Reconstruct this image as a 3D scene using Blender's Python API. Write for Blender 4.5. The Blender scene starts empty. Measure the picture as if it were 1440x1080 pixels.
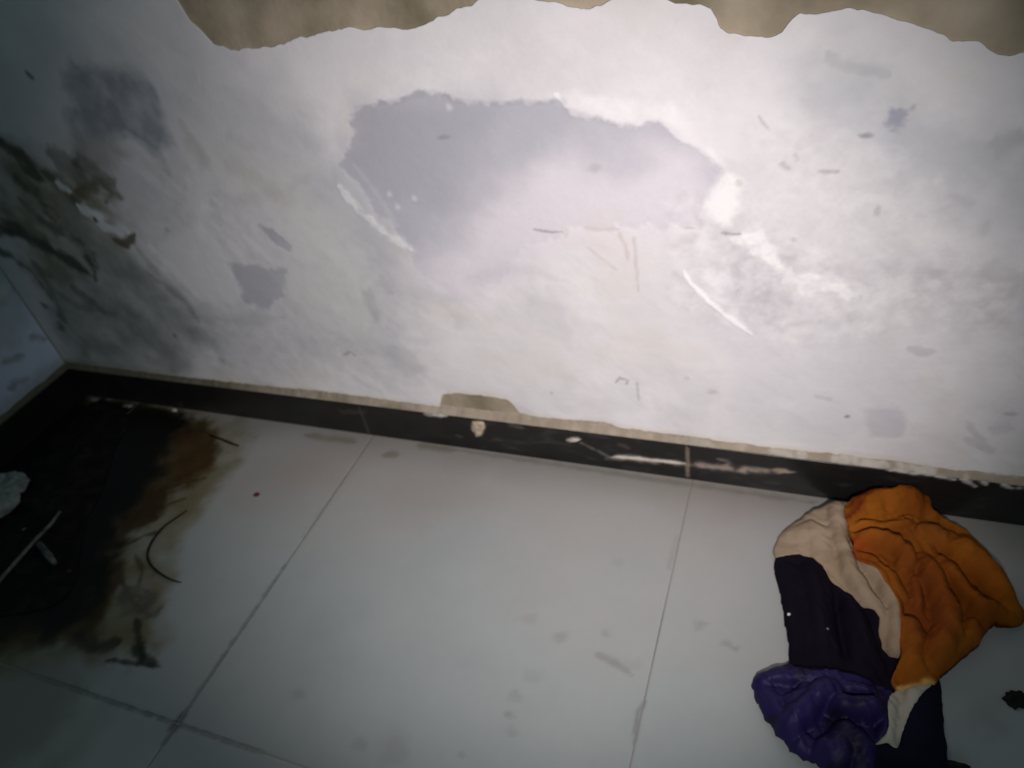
import bpy, bmesh, math, random
import numpy as np
from mathutils import Matrix, Vector
from mathutils.geometry import delaunay_2d_cdt

S = bpy.context.scene
COL = S.collection

# ------------------------------------------------------------------ camera
# the camera is hand-held about 1.2 m above the floor and 1.1 m from the wall
cd = bpy.data.cameras.new('camera')
cam = bpy.data.objects.new('camera', cd)
COL.objects.link(cam)
cd.sensor_width = 36.0
cd.lens = 25.56
cd.clip_start = 0.02
cam.matrix_world = (Matrix.Translation((2.0036, -1.1131, 1.1968)) @ Matrix.Rotation(0.46928, 4, 'Z')
                    @ Matrix.Rotation(math.pi / 2 - 0.66952, 4, 'X') @ Matrix.Rotation(-0.20283, 4, 'Z'))
cd.dof.use_dof = True
cd.dof.focus_distance = 0.86
cd.dof.aperture_fstop = 4.2
S.camera = cam

# ------------------------------------------------------------------ light
w = bpy.data.worlds.new('dim_room')
S.world = w
w.use_nodes = True
w.node_tree.nodes['Background'].inputs[0].default_value = (0.54, 0.86, 0.94, 1)
w.node_tree.nodes['Background'].inputs[1].default_value = 0.13

ld = bpy.data.lights.new('torch', 'SPOT')          # the phone's torch, beside its lens
lamp = bpy.data.objects.new('torch', ld)
COL.objects.link(lamp)
lamp.location = (2.08, -1.27, 1.06)
aim = Vector((1.54, 0.0, 0.35))
lamp.rotation_euler = (aim - lamp.location).to_track_quat('-Z', 'Y').to_euler()
ld.energy = 92
ld.color = (1.0, 0.935, 0.945)
ld.spot_size = math.radians(77)
ld.spot_blend = 1.0
ld.shadow_soft_size = 0.03

S.view_settings.view_transform = 'Standard'
S.view_settings.look = 'None'
S.view_settings.gamma = 1.0
S.view_settings.use_curve_mapping = False
S.view_settings.exposure = 0.0

# ------------------------------------------------------------------ helpers
rng = np.random.default_rng(7)


def lin(c):
    c = np.asarray(c, float) / 255.0
    return np.where(c <= 0.04045, c / 12.92, ((c + 0.055) / 1.055) ** 2.4)


def _hash(ix, iy, seed):
    h = (ix.astype(np.int64) * 374761393 + iy.astype(np.int64) * 668265263 + seed * 1442695041) & 0xFFFFFFFF
    h = ((h ^ (h >> 13)) * 1274126177) & 0xFFFFFFFF
    return ((h ^ (h >> 16)) & 0xFFFF) / 65535.0


def vnoise(x, y, seed=0):
    ix, iy = np.floor(x), np.floor(y)
    fx, fy = x - ix, y - iy
    fx, fy = fx * fx * (3 - 2 * fx), fy * fy * (3 - 2 * fy)
    a, b = _hash(ix, iy, seed), _hash(ix + 1, iy, seed)
    c, d = _hash(ix, iy + 1, seed), _hash(ix + 1, iy + 1, seed)
    return (a * (1 - fx) + b * fx) * (1 - fy) + (c * (1 - fx) + d * fx) * fy


def fbm(x, y, scale, octs=4, seed=0):
    """value noise, about -1..1"""
    x, y = x / scale, y / scale
    t, a, n = 0, 1.0, 0
    for o in range(octs):
        t = t + a * (vnoise(x + 17.3 * o, y - 9.1 * o, seed + o) * 2 - 1)
        n += a
        a *= 0.55
        x, y = x * 2.03, y * 2.03
    return t / n * 1.5


def sstep(e0, e1, v):
    t = np.clip((v - e0) / (e1 - e0), 0, 1)
    return t * t * (3 - 2 * t)


def line_dist(P, pts, closed=False):
    pts = np.asarray(pts, float)[:, :2]
    n = len(pts)
    best = np.full(len(P), 1e9)
    side = np.zeros(len(P))
    along = np.zeros(len(P))
    last = n if closed else n - 1
    for i in range(last):
        a, b = pts[i], pts[(i + 1) % n]
        ab = b - a
        L2 = max(ab @ ab, 1e-12)
        t = np.clip(((P - a) @ ab) / L2, 0, 1)
        q = P - (a + t[:, None] * ab)
        d = np.hypot(q[:, 0], q[:, 1])
        s = ab[0] * q[:, 1] - ab[1] * q[:, 0]
        m = d < best
        best = np.where(m, d, best)
        side = np.where(m, s, side)
        along = np.where(m, (i + t) / last, along)
    return best, side, along


def inside(P, poly):
    poly = np.asarray(poly, float)[:, :2]
    r = np.zeros(len(P), bool)
    j = len(poly) - 1
    for i in range(len(poly)):
        xi, yi = poly[i]
        xj, yj = poly[j]
        if yi != yj:
            r ^= ((yi > P[:, 1]) != (yj > P[:, 1])) & (P[:, 0] < (xj - xi) * (P[:, 1] - yi) / (yj - yi) + xi)
        j = i
    return r


class Paint:
    """layers of colour and relief computed at the vertices of a surface, in metres on that surface"""

    def __init__(self, P, base, k=1.0):
        self.k = k                                # overall strength of the small marks
        self.P = P
        self.c = np.tile(np.asarray(base, float), (len(P), 1))
        self.h = np.zeros(len(P))

    def near(self, pts, m):
        pts = np.asarray(pts, float)
        lo, hi = pts.min(0)[:2] - m, pts.max(0)[:2] + m
        P = self.P
        return np.nonzero((P[:, 0] > lo[0]) & (P[:, 0] < hi[0]) & (P[:, 1] > lo[1]) & (P[:, 1] < hi[1]))[0]

    def put(self, idx, m, col, h=0.0):
        m = np.clip(m, 0, 1)
        self.c[idx] = self.c[idx] * (1 - m[:, None]) + np.asarray(col, float) * m[:, None]
        self.h[idx] += h * m

    def poly(self, pts, col, a=1.0, soft=0.01, warp=0.01, ws=0.04, h=0.0, mottle=0.0, seed=1, fade=None):
        i = self.near(pts, soft + warp * 2)
        if not len(i):
            return
        P = self.P[i]
        d, _, _ = line_dist(P, pts, True)
        d = np.where(inside(P, pts), d, -d) + warp * fbm(P[:, 0], P[:, 1], ws, 4, seed)
        m = sstep(-soft, soft, d) * a
        if mottle:
            m = m * np.clip(1 + mottle * fbm(P[:, 0], P[:, 1], ws * 0.8, 4, seed + 50), 0, 1.4)
        if fade:
            m = m * sstep(fade[0], fade[1], P[:, 1] + 0.05 * fbm(P[:, 0], P[:, 1], 0.08, 4, seed + 70))
        self.put(i, m, col, h)

    def line(self, pts, wd, col, a=1.0, soft=0.85, warp=0.6, h=0.0, broken=0.0, seed=2):
        i = self.near(pts, wd * 3)
        if not len(i):
            return
        P = self.P[i]
        d, _, t = line_dist(P, pts)
        d = d + warp * wd * fbm(P[:, 0], P[:, 1], wd * 3, 3, seed)
        taper = np.clip(np.minimum(t, 1 - t) * 6 + 0.35, 0, 1)
        m = (1 - sstep(wd * (1 - soft) * taper, wd * (1 + soft) * taper + 1e-5, d)) * a * self.k
        if broken:
            m = m * sstep(-0.5, 0.5, fbm(P[:, 0], P[:, 1], wd * 4, 3, seed + 9) + 1 - 2 * broken)
        self.put(i, m, col, h)

    def blob(self, c, rx, ry, col, a=1.0, h=0.0, soft=0.75, warp=0.35, seed=3):
        i = self.near(np.asarray([c]), max(rx, ry) * 2)
        if not len(i):
            return
        P = self.P[i]
        r = np.hypot((P[:, 0] - c[0]) / rx, (P[:, 1] - c[1]) / ry)
        r = r + warp * fbm(P[:, 0], P[:, 1], max(rx, ry) * 0.8, 3, seed)
        self.put(i, (1 - sstep(1 - soft, 1 + soft, r)) * a * self.k, col, h)


def new_mat(name, rough=0.6, spec=0.3):
    m = bpy.data.materials.new(name)
    m.use_nodes = True
    b = m.node_tree.nodes['Principled BSDF']
    b.inputs['Roughness'].default_value = rough
    b.inputs['Specular IOR Level'].default_value = spec
    return m, m.node_tree.nodes, m.node_tree.links, b


def painted(name, rough=0.6, spec=0.3, bump=0.1, scale=180.0, grain=0.06, sheen=0.0):
    """colour from the surface's own paint layer, broken up by a fine procedural grain, with fine bump"""
    m, N, L, b = new_mat(name, rough, spec)
    at = N.new('ShaderNodeAttribute')
    at.attribute_name = 'paint'
    tc = N.new('ShaderNodeTexCoord')
    nz = N.new('ShaderNodeTexNoise')
    nz.inputs['Scale'].default_value = scale
    nz.inputs['Detail'].default_value = 4
    L.new(tc.outputs['Object'], nz.inputs['Vector'])
    mr = N.new('ShaderNodeMapRange')
    mr.inputs['To Min'].default_value = 1 - grain
    mr.inputs['To Max'].default_value = 1 + grain
    L.new(nz.outputs['Fac'], mr.inputs['Value'])
    mx = N.new('ShaderNodeMix')
    mx.data_type = 'RGBA'
    mx.blend_type = 'MULTIPLY'
    mx.inputs['Factor'].default_value = 1.0
    L.new(at.outputs['Color'], mx.inputs['A'])
    L.new(mr.outputs['Result'], mx.inputs['B'])
    L.new(mx.outputs['Result'], b.inputs['Base Color'])
    bp = N.new('ShaderNodeBump')
    bp.inputs['Strength'].default_value = bump
    bp.inputs['Distance'].default_value = 0.003
    L.new(nz.outputs['Fac'], bp.inputs['Height'])
    L.new(bp.outputs['Normal'], b.inputs['Normal'])
    if sheen:
        b.inputs['Sheen Weight'].default_value = sheen
    return m


def mottled(name, cols, scale=6.0, rough=0.8, spec=0.2, bump=0.4, detail=6, bscale=60.0):
    """noise through a colour ramp: plaster, grout, dirt, rag and crumb materials"""
    m, N, L, b = new_mat(name, rough, spec)
    tc = N.new('ShaderNodeTexCoord')
    nz = N.new('ShaderNodeTexNoise')
    nz.inputs['Scale'].default_value = scale
    nz.inputs['Detail'].default_value = detail
    L.new(tc.outputs['Object'], nz.inputs['Vector'])
    rp = N.new('ShaderNodeValToRGB')
    el = rp.color_ramp.elements
    el[0].position, el[1].position = 0.3, 0.7
    while len(el) < len(cols):
        el.new(0.5)
    for k, c in enumerate(cols):
        el[k].position = 0.3 + 0.4 * k / (len(cols) - 1)
        el[k].color = (*lin(c), 1)
    L.new(nz.outputs['Fac'], rp.inputs['Fac'])
    L.new(rp.outputs['Color'], b.inputs['Base Color'])
    n2 = N.new('ShaderNodeTexNoise')
    n2.inputs['Scale'].default_value = bscale
    n2.inputs['Detail'].default_value = 5
    L.new(tc.outputs['Object'], n2.inputs['Vector'])
    bp = N.new('ShaderNodeBump')
    bp.inputs['Strength'].default_value = bump
    bp.inputs['Distance'].default_value = 0.004
    L.new(n2.outputs['Fac'], bp.inputs['Height'])
    L.new(bp.outputs['Normal'], b.inputs['Normal'])
    return m


def link(name, me, mat, parent=None):
    o = bpy.data.objects.new(name, me)
    COL.objects.link(o)
    if mat is not None and not me.materials:
        me.materials.append(mat)
    o.parent = parent
    return o


def tag(o, label, cat=None, group=None, kind=None):
    if label:
        o['label'] = label
    if cat:
        o['category'] = cat
    if group:
        o['group'] = group
    if kind:
        o['kind'] = kind
    return o


def np_mesh(name, V, F, col=None, smooth=True):
    """mesh from numpy vertices and equal-sized faces, with an optional 'paint' colour layer (8-bit colours in)"""
    me = bpy.data.meshes.new(name)
    F = np.asarray(F, np.int32)
    k = F.shape[1]
    me.vertices.add(len(V))
    me.vertices.foreach_set('co', np.asarray(V, np.float32).ravel())
    me.loops.add(F.size)
    me.loops.foreach_set('vertex_index', F.ravel())
    me.polygons.add(len(F))
    me.polygons.foreach_set('loop_start', np.arange(0, F.size, k, dtype=np.int32))
    me.polygons.foreach_set('use_smooth', np.full(len(F), smooth))
    me.update(calc_edges=True)
    if col is not None:
        a = me.color_attributes.new('paint', 'FLOAT_COLOR', 'POINT')
        c = np.ones((len(V), 4), np.float32)
        c[:, :3] = lin(np.clip(col, 0, 255))
        a.data.foreach_set('color', c.ravel())
    return me


def grid_faces(nu, nv, off=0):
    i = np.arange(nu - 1)[:, None] * nv + np.arange(nv - 1)[None, :]
    return np.stack([i, i + nv, i + nv + 1, i + 1], -1).reshape(-1, 4) + off


def box_mesh(name, lo, hi, bevel=0.0):
    bm = bmesh.new()
    bmesh.ops.create_cube(bm, size=1.0)
    lo, hi = Vector(lo), Vector(hi)
    for v in bm.verts:
        v.co = Vector([(lo[k] + hi[k]) / 2 + v.co[k] * (hi[k] - lo[k]) for k in range(3)])
    if bevel:
        bmesh.ops.bevel(bm, geom=bm.edges[:], offset=bevel, segments=2, affect='EDGES')
    me = bpy.data.meshes.new(name)
    bm.to_mesh(me)
    bm.free()
    return me


# ------------------------------------------------------------------ materials
M_plaster = mottled('bare_plaster', [(112, 104, 84), (156, 143, 123), (186, 170, 150)], 7, 0.9, 0.1, 0.5)
M_mortar = painted('mortar', 0.9, 0.1, 0.5, 110, 0.12)
M_coat = painted('old_wall_paint', 0.62, 0.25, 0.12, 140, 0.035)
M_tile = painted('pale_floor_tile', 0.42, 0.35, 0.04, 60, 0.03)
M_black = painted('black_skirting_tile', 0.30, 0.4, 0.05, 90, 0.15)
M_grout = mottled('grout', [(92, 92, 88), (136, 134, 130), (156, 154, 150)], 2.2, 0.9, 0.1, 0.3)
M_orange = painted('orange_cloth', 0.9, 0.05, 0.15, 420, 0.08)
M_cream = painted('cream_cloth', 0.9, 0.05, 0.15, 420, 0.06)
M_navy = painted('navy_cloth', 0.85, 0.08, 0.15, 420, 0.1)
M_purple = painted('purple_satin', 0.55, 0.2, 0.1, 300, 0.06)
M_sludge = mottled('black_dirt', [(14, 13, 11), (24, 22, 18), (40, 37, 32)], 30, 0.75, 0.15, 0.8, bscale=160)
M_paper = mottled('dirty_paper', [(110, 112, 108), (150, 152, 148), (176, 176, 170)], 30, 0.8, 0.15, 0.3)
M_stick = mottled('pale_stick', [(70, 70, 66), (110, 108, 104), (130, 128, 122)], 40, 0.7, 0.2, 0.4)
M_twig = mottled('dark_twig', [(24, 18, 12), (44, 32, 20), (62, 46, 28)], 60, 0.8, 0.15, 0.5)
M_leaf = mottled('dark_leaf', [(14, 18, 16), (24, 30, 26), (34, 40, 34)], 50, 0.7, 0.2, 0.4)
M_chip = mottled('plaster_chip', [(150, 146, 140), (196, 190, 184), (220, 214, 208)], 40, 0.85, 0.15, 0.4)
M_red = mottled('red_crumb', [(60, 24, 20), (90, 38, 30), (110, 54, 42)], 80, 0.8, 0.2, 0.4)
M_lint = mottled('white_lint', [(190, 190, 188), (220, 220, 216), (235, 235, 230)], 80, 0.9, 0.1, 0.2)

SK = 0.016       # skirting stands this far off the wall
SH = 0.1032      # skirting height
JX = 1.0186      # a joint of the skirting

# ------------------------------------------------------------------ floor
floor = link('floor', box_mesh('floor', (-0.12, -3.4, -0.09), (4.2, 0.12, -0.0005)), M_grout)
floor['kind'] = 'structure'


def floor_paint(P):
    p = Paint(P, (193, 199, 198), 0.8)
    x, y = P[:, 0], P[:, 1]
    n = fbm(x, y, 0.28, 4, 11)
    p.c += (n * 5)[:, None] * np.array([1.0, 0.9, 0.8])
    p.c += (fbm(x, y, 0.06, 3, 12) * 2.5)[:, None]
    # warmer tone towards the skirting, browner at its foot
    p.put(np.arange(len(P)), sstep(-0.55, -0.02, y + 0.12 * n) * 0.55, (196, 184, 178))
    p.put(np.arange(len(P)), sstep(-0.12, -0.0, y + 0.05 * n) * 0.3, (150, 142, 124))
    for ln, wd, a in (([(0.30, -0.7818), (0.55, -0.7818), (1.04, -0.7818)], 0.0035, 0.7), ([(1.03, -0.7818), (1.10, -0.7818), (1.24, -0.7818)], 0.003, 0.6),
                      ([(1.0286, -0.82), (1.0286, -0.66), (1.0286, -0.42)], 0.0035, 0.6), ([(1.0286, -0.44), (1.0286, -0.3), (1.0286, -0.15)], 0.004, 0.2),
                      ([(1.0286, -0.80), (1.0286, -0.76)], 0.006, 0.7)):
        p.line(ln, wd, (84, 88, 84), a, warp=0.9, seed=99)
    for q, r in zip([(1.878, -0.0872), (0.9605, -0.0997), (1.958, -0.0412), (1.267, -0.1594), (0.884, -0.2125)], (0.09, 0.11, 0.07, 0.10, 0.10)):
        p.blob(q, r, r * 0.8, (176, 160, 150), 0.35, soft=0.9)
    # dried tide mark of the spill: yellow-brown, then dark brown, then nearly black
    p.poly([(-0.0289, -0.0357), (0.3918, -0.0319), (0.5969, -0.0335), (0.6808, -0.0979), (0.719, -0.1957), (0.7256, -0.2913), (0.7317, -0.38), (0.7431, -0.4812), (0.8001, -0.5628), (0.8934, -0.6431), (0.9047, -0.688), (0.8151, -0.7031), (0.7307, -0.7166), (0.6419, -0.7473), (0.5014, -0.8075), (-0.021, -0.4428)],
           (140, 130, 100), 0.75, 0.035, 0.035, 0.07, mottle=0.5, seed=21)
    p.poly([(-0.0289, -0.0357), (0.3334, -0.026), (0.471, -0.0488), (0.5889, -0.0808), (0.6327, -0.1736), (0.6208, -0.2791), (0.6051, -0.3668), (0.5952, -0.4353), (0.6398, -0.5244), (0.697, -0.6055), (0.7348, -0.6911), (0.6133, -0.7216), (0.4619, -0.7766), (-0.021, -0.4428)],
           (74, 57, 30), 0.92, 0.022, 0.028, 0.05, mottle=0.35, seed=22)
    p.poly([(-0.0289, -0.0357), (0.3382, -0.0314), (0.4547, -0.0694), (0.4809, -0.1885), (0.5017, -0.278), (0.5227, -0.3678), (0.55, -0.4451), (0.5916, -0.5154), (0.6518, -0.598), (0.68, -0.6712), (0.5827, -0.7038), (0.4373, -0.7573), (-0.021, -0.4428)],
           (19, 16, 11), 0.97, 0.034, 0.04, 0.05, seed=23)
    p.poly([(0.4357, -0.1133), (0.5709, -0.0953), (0.6592, -0.2072), (0.6356, -0.2858), (0.537, -0.2306)], (92, 60, 26), 0.55, 0.02, 0.015, 0.03, mottle=0.5, seed=29)
    # brushed streaks and specks at the rim of the spill
    for k, ln in enumerate(([(0.5625, -0.4271), (0.6024, -0.3966), (0.6286, -0.3754)], [(0.6056, -0.4607), (0.6306, -0.4276), (0.6668, -0.4112)], [(0.566, -0.3818), (0.6111, -0.3426), (0.6526, -0.3061)],
                            [(0.5624, -0.3004), (0.6147, -0.2608), (0.6599, -0.2371)], [(0.648, -0.4824), (0.6964, -0.5115), (0.7241, -0.5531)], [(0.6663, -0.5476), (0.7353, -0.5873), (0.7912, -0.6041)])):
        p.line(ln, 0.005, (70, 60, 36), 0.8, seed=40 + k)
    p.poly([(0.6713, -0.5748), (0.7255, -0.5433), (0.7951, -0.5639), (0.8177, -0.6116), (0.7583, -0.6226)], (110, 106, 92), 0.7, 0.012, 0.02, 0.02, mottle=1.0, seed=31)
    for k, (ln, wd) in enumerate((([(0.685, -0.6919), (0.7361, -0.7023), (0.7626, -0.689), (0.7799, -0.6765)], 0.010), ([(0.8139, -0.6712), (0.8612, -0.6913), (0.9047, -0.6942)], 0.008),
                                  ([(0.7805, -0.6206), (0.825, -0.6603), (0.8647, -0.6951)], 0.006), ([(0.7879, -0.7148), (0.8465, -0.706), (0.9211, -0.6961)], 0.004))):
        p.line(ln, wd, (38, 42, 30), 0.85, warp=0.9, seed=60 + k)
    p.poly([(0.4027, -0.7659), (0.6623, -0.7093), (0.7594, -0.7252), (0.8285, -0.8117), (0.8699, -0.9195), (0.6477, -0.9825)], (120, 122, 104), 0.5, 0.06, 0.05, 0.1, seed=33)
    # faint smudges out on the floor
    for k, (q, rx, a) in enumerate(zip([(1.614, -0.6071), (1.615, -0.5744), (1.633, -0.5294), (1.66, -0.4439), (1.734, -0.4181), (1.785, -0.4695), (1.896, -0.3601), (1.945, -0.387), (1.962, -0.3927), (1.591, -0.4229), (1.562, -0.691), (1.445, -0.7115), (1.381, -0.7208), (1.63, -0.6339), (1.723, -0.2594), (1.224, -0.6712), (2.331, -0.4195), (2.287, -0.492)],
                                       (0.008, 0.012, 0.016, 0.012, 0.008, 0.02, 0.012, 0.008, 0.006, 0.014, 0.006, 0.03, 0.012, 0.01, 0.01, 0.012, 0.03, 0.02),
                                       (0.45, 0.3, 0.2, 0.35, 0.35, 0.2, 0.35, 0.4, 0.45, 0.2, 0.3, 0.25, 0.3, 0.3, 0.15, 0.3, 0.25, 0.3))):
        p.blob(q, rx, rx * 0.8, (136, 130, 126), a * 0.85, warp=0.6, seed=70 + k)
    p.line([(1.725, -0.461), (1.759, -0.4691), (1.798, -0.4838)], 0.005, (140, 132, 128), 0.4, seed=90)
    p.line([(1.82, -0.2546), (1.822, -0.2019), (1.823, -0.169)], 0.004, (150, 138, 132), 0.25, seed=91)
    p.line([(1.827, -0.6035), (1.823, -0.5444), (1.831, -0.5235)], 0.004, (120, 118, 116), 0.5, seed=92)
    p.line([(1.055, -0.4107), (1.055, -0.3213), (1.06, -0.2008), (1.058, -0.1187)], 0.007, (205, 198, 186), 0.3, seed=93)
    for ln in ([(0.8413, -0.0476), (0.9297, -0.0481), (0.9935, -0.0473)], [(1.167, -0.0263), (1.217, -0.0274), (1.265, -0.0262)], [(1.091, -0.0755), (1.128, -0.0687)]):
        p.line(ln, 0.010, (124, 118, 92), 0.55, soft=0.9, seed=94)
    p.line([(1.264, -0.0239), (1.553, -0.027), (1.81, -0.0298), (2.08, -0.0318)], 0.006, (120, 110, 96), 0.4, soft=0.9, seed=95)
    p.c *= 0.83
    return p


def make_tile(x0, x1, y0, y1, step, g=0.0006, drop=0.0):
    x0 += g; x1 -= g; y0 += g; y1 -= g
    nx, ny = max(3, int((x1 - x0) / step)), max(3, int((y1 - y0) / step))
    u = np.concatenate([[x0, x0, x0 + 0.0012], np.linspace(x0 + 0.0012, x1 - 0.0012, nx)[1:-1], [x1 - 0.0012, x1, x1]])
    v = np.concatenate([[y0, y0, y0 + 0.0012], np.linspace(y0 + 0.0012, y1 - 0.0012, ny)[1:-1], [y1 - 0.0012, y1, y1]])
    U, V = np.meshgrid(u, v, indexing='ij')
    Z = np.zeros_like(U)
    for k, z in ((0, -0.008), (1, -0.0006)):
        Z[k, :] = np.minimum(Z[k, :], z); Z[-1 - k, :] = np.minimum(Z[-1 - k, :], z)
        Z[:, k] = np.minimum(Z[:, k], z); Z[:, -1 - k] = np.minimum(Z[:, -1 - k], z)
    P = np.c_[U.ravel(), V.ravel()]
    pt = floor_paint(P)
    Vt = np.c_[P, Z.ravel() - drop]
    return np_mesh('floor_tile', Vt, grid_faces(len(u), len(v)), pt.c)


XA, YA = 1.0286, 0.7818
XS = [0.0, XA - 0.8, XA, XA + 0.8, XA + 1.6, XA + 2.4]
YS = [0.0, -YA, -YA - 0.8, -YA - 1.6]
for i in range(5):
    for j in range(3):
        fine = 0.0045 if (j == 0 and i < 4) else (0.006 if (j == 1 and i < 4) else 0.03)
        t = link('floor_tile', make_tile(XS[i], XS[i + 1], YS[j + 1], YS[j], fine, drop=0.0002 * ((i * 7 + j * 3) % 3)), M_tile, floor)

# ------------------------------------------------------------------ back wall
WX0, WX1 = 0.0, 3.4


def slab(name, lo, hi):
    return box_mesh(name, lo, hi)


wall_back = link('wall_back', slab('wall_back', (-0.12, 0.0, -0.09), (4.2, 0.12, 2.6)), M_plaster)
wall_back['kind'] = 'structure'

top_edge = np.array([(0.9364, 1.084), (0.9265, 1.042), (0.9306, 1.008), (0.96, 0.9879), (0.9787, 0.9632), (0.9928, 0.9444), (1.027, 0.9326), (1.081, 0.9303), (1.142, 0.9321), (1.182, 0.9407), (1.235, 0.9481), (1.291, 0.9485), (1.368, 0.9407), (1.4, 0.9404), (1.44, 0.9509), (1.485, 0.9605), (1.51, 0.9673), (1.535, 0.9721), (1.57, 0.9767), (1.596, 0.9678), (1.611, 0.9598), (1.638, 0.9538), (1.685, 0.9462), (1.707, 0.9482), (1.728, 0.9538), (1.758, 0.9584), (1.788, 0.9505), (1.807, 0.9408), (1.841, 0.9362), (1.855, 0.9288), (1.863, 0.9155), (1.867, 0.9024), (1.884, 0.8984), (1.908, 0.8912), (1.927, 0.8881), (1.95, 0.8928), (1.959, 0.9046), (1.97, 0.9152), (1.992, 0.9126), (2.013, 0.9161), (2.03, 0.9199), (2.047, 0.9134), (2.074, 0.9046), (2.095, 0.8961), (2.13, 0.8834), (2.156, 0.8714), (2.176, 0.8674), (2.192, 0.8638), (2.207, 0.8517), (2.223, 0.8473), (2.238, 0.8481), (2.271, 0.835)])
bot_edge = np.array([(0.0057, 0.1165), (0.3002, 0.1149), (0.5561, 0.1146), (0.9247, 0.122), (1.186, 0.118), (1.241, 0.1166), (1.258, 0.1565), (1.292, 0.1674), (1.319, 0.1666), (1.381, 0.1685), (1.423, 0.1636), (1.437, 0.1465), (1.446, 0.1263), (1.476, 0.1222), (1.56, 0.1241), (1.64, 0.1301), (1.671, 0.1182), (1.807, 0.1174), (1.877, 0.115), (1.975, 0.1116), (2.089, 0.1143), (2.196, 0.1165), (2.32, 0.1101), (2.413, 0.1099)])
top_edge = np.vstack([[[0.0, 1.55], [0.5, 1.42], [0.75, 1.25]], top_edge, [[2.5, 0.86], [2.75, 0.93], [3.0, 0.9], [3.4, 0.97]]])
bot_edge = np.vstack([[[0.0, bot_edge[0, 1]]], bot_edge, [[3.4, bot_edge[-1, 1] + 0.003]]])
top_edge = top_edge[np.argsort(top_edge[:, 0])]
bot_edge = bot_edge[np.argsort(bot_edge[:, 0])]


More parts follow.
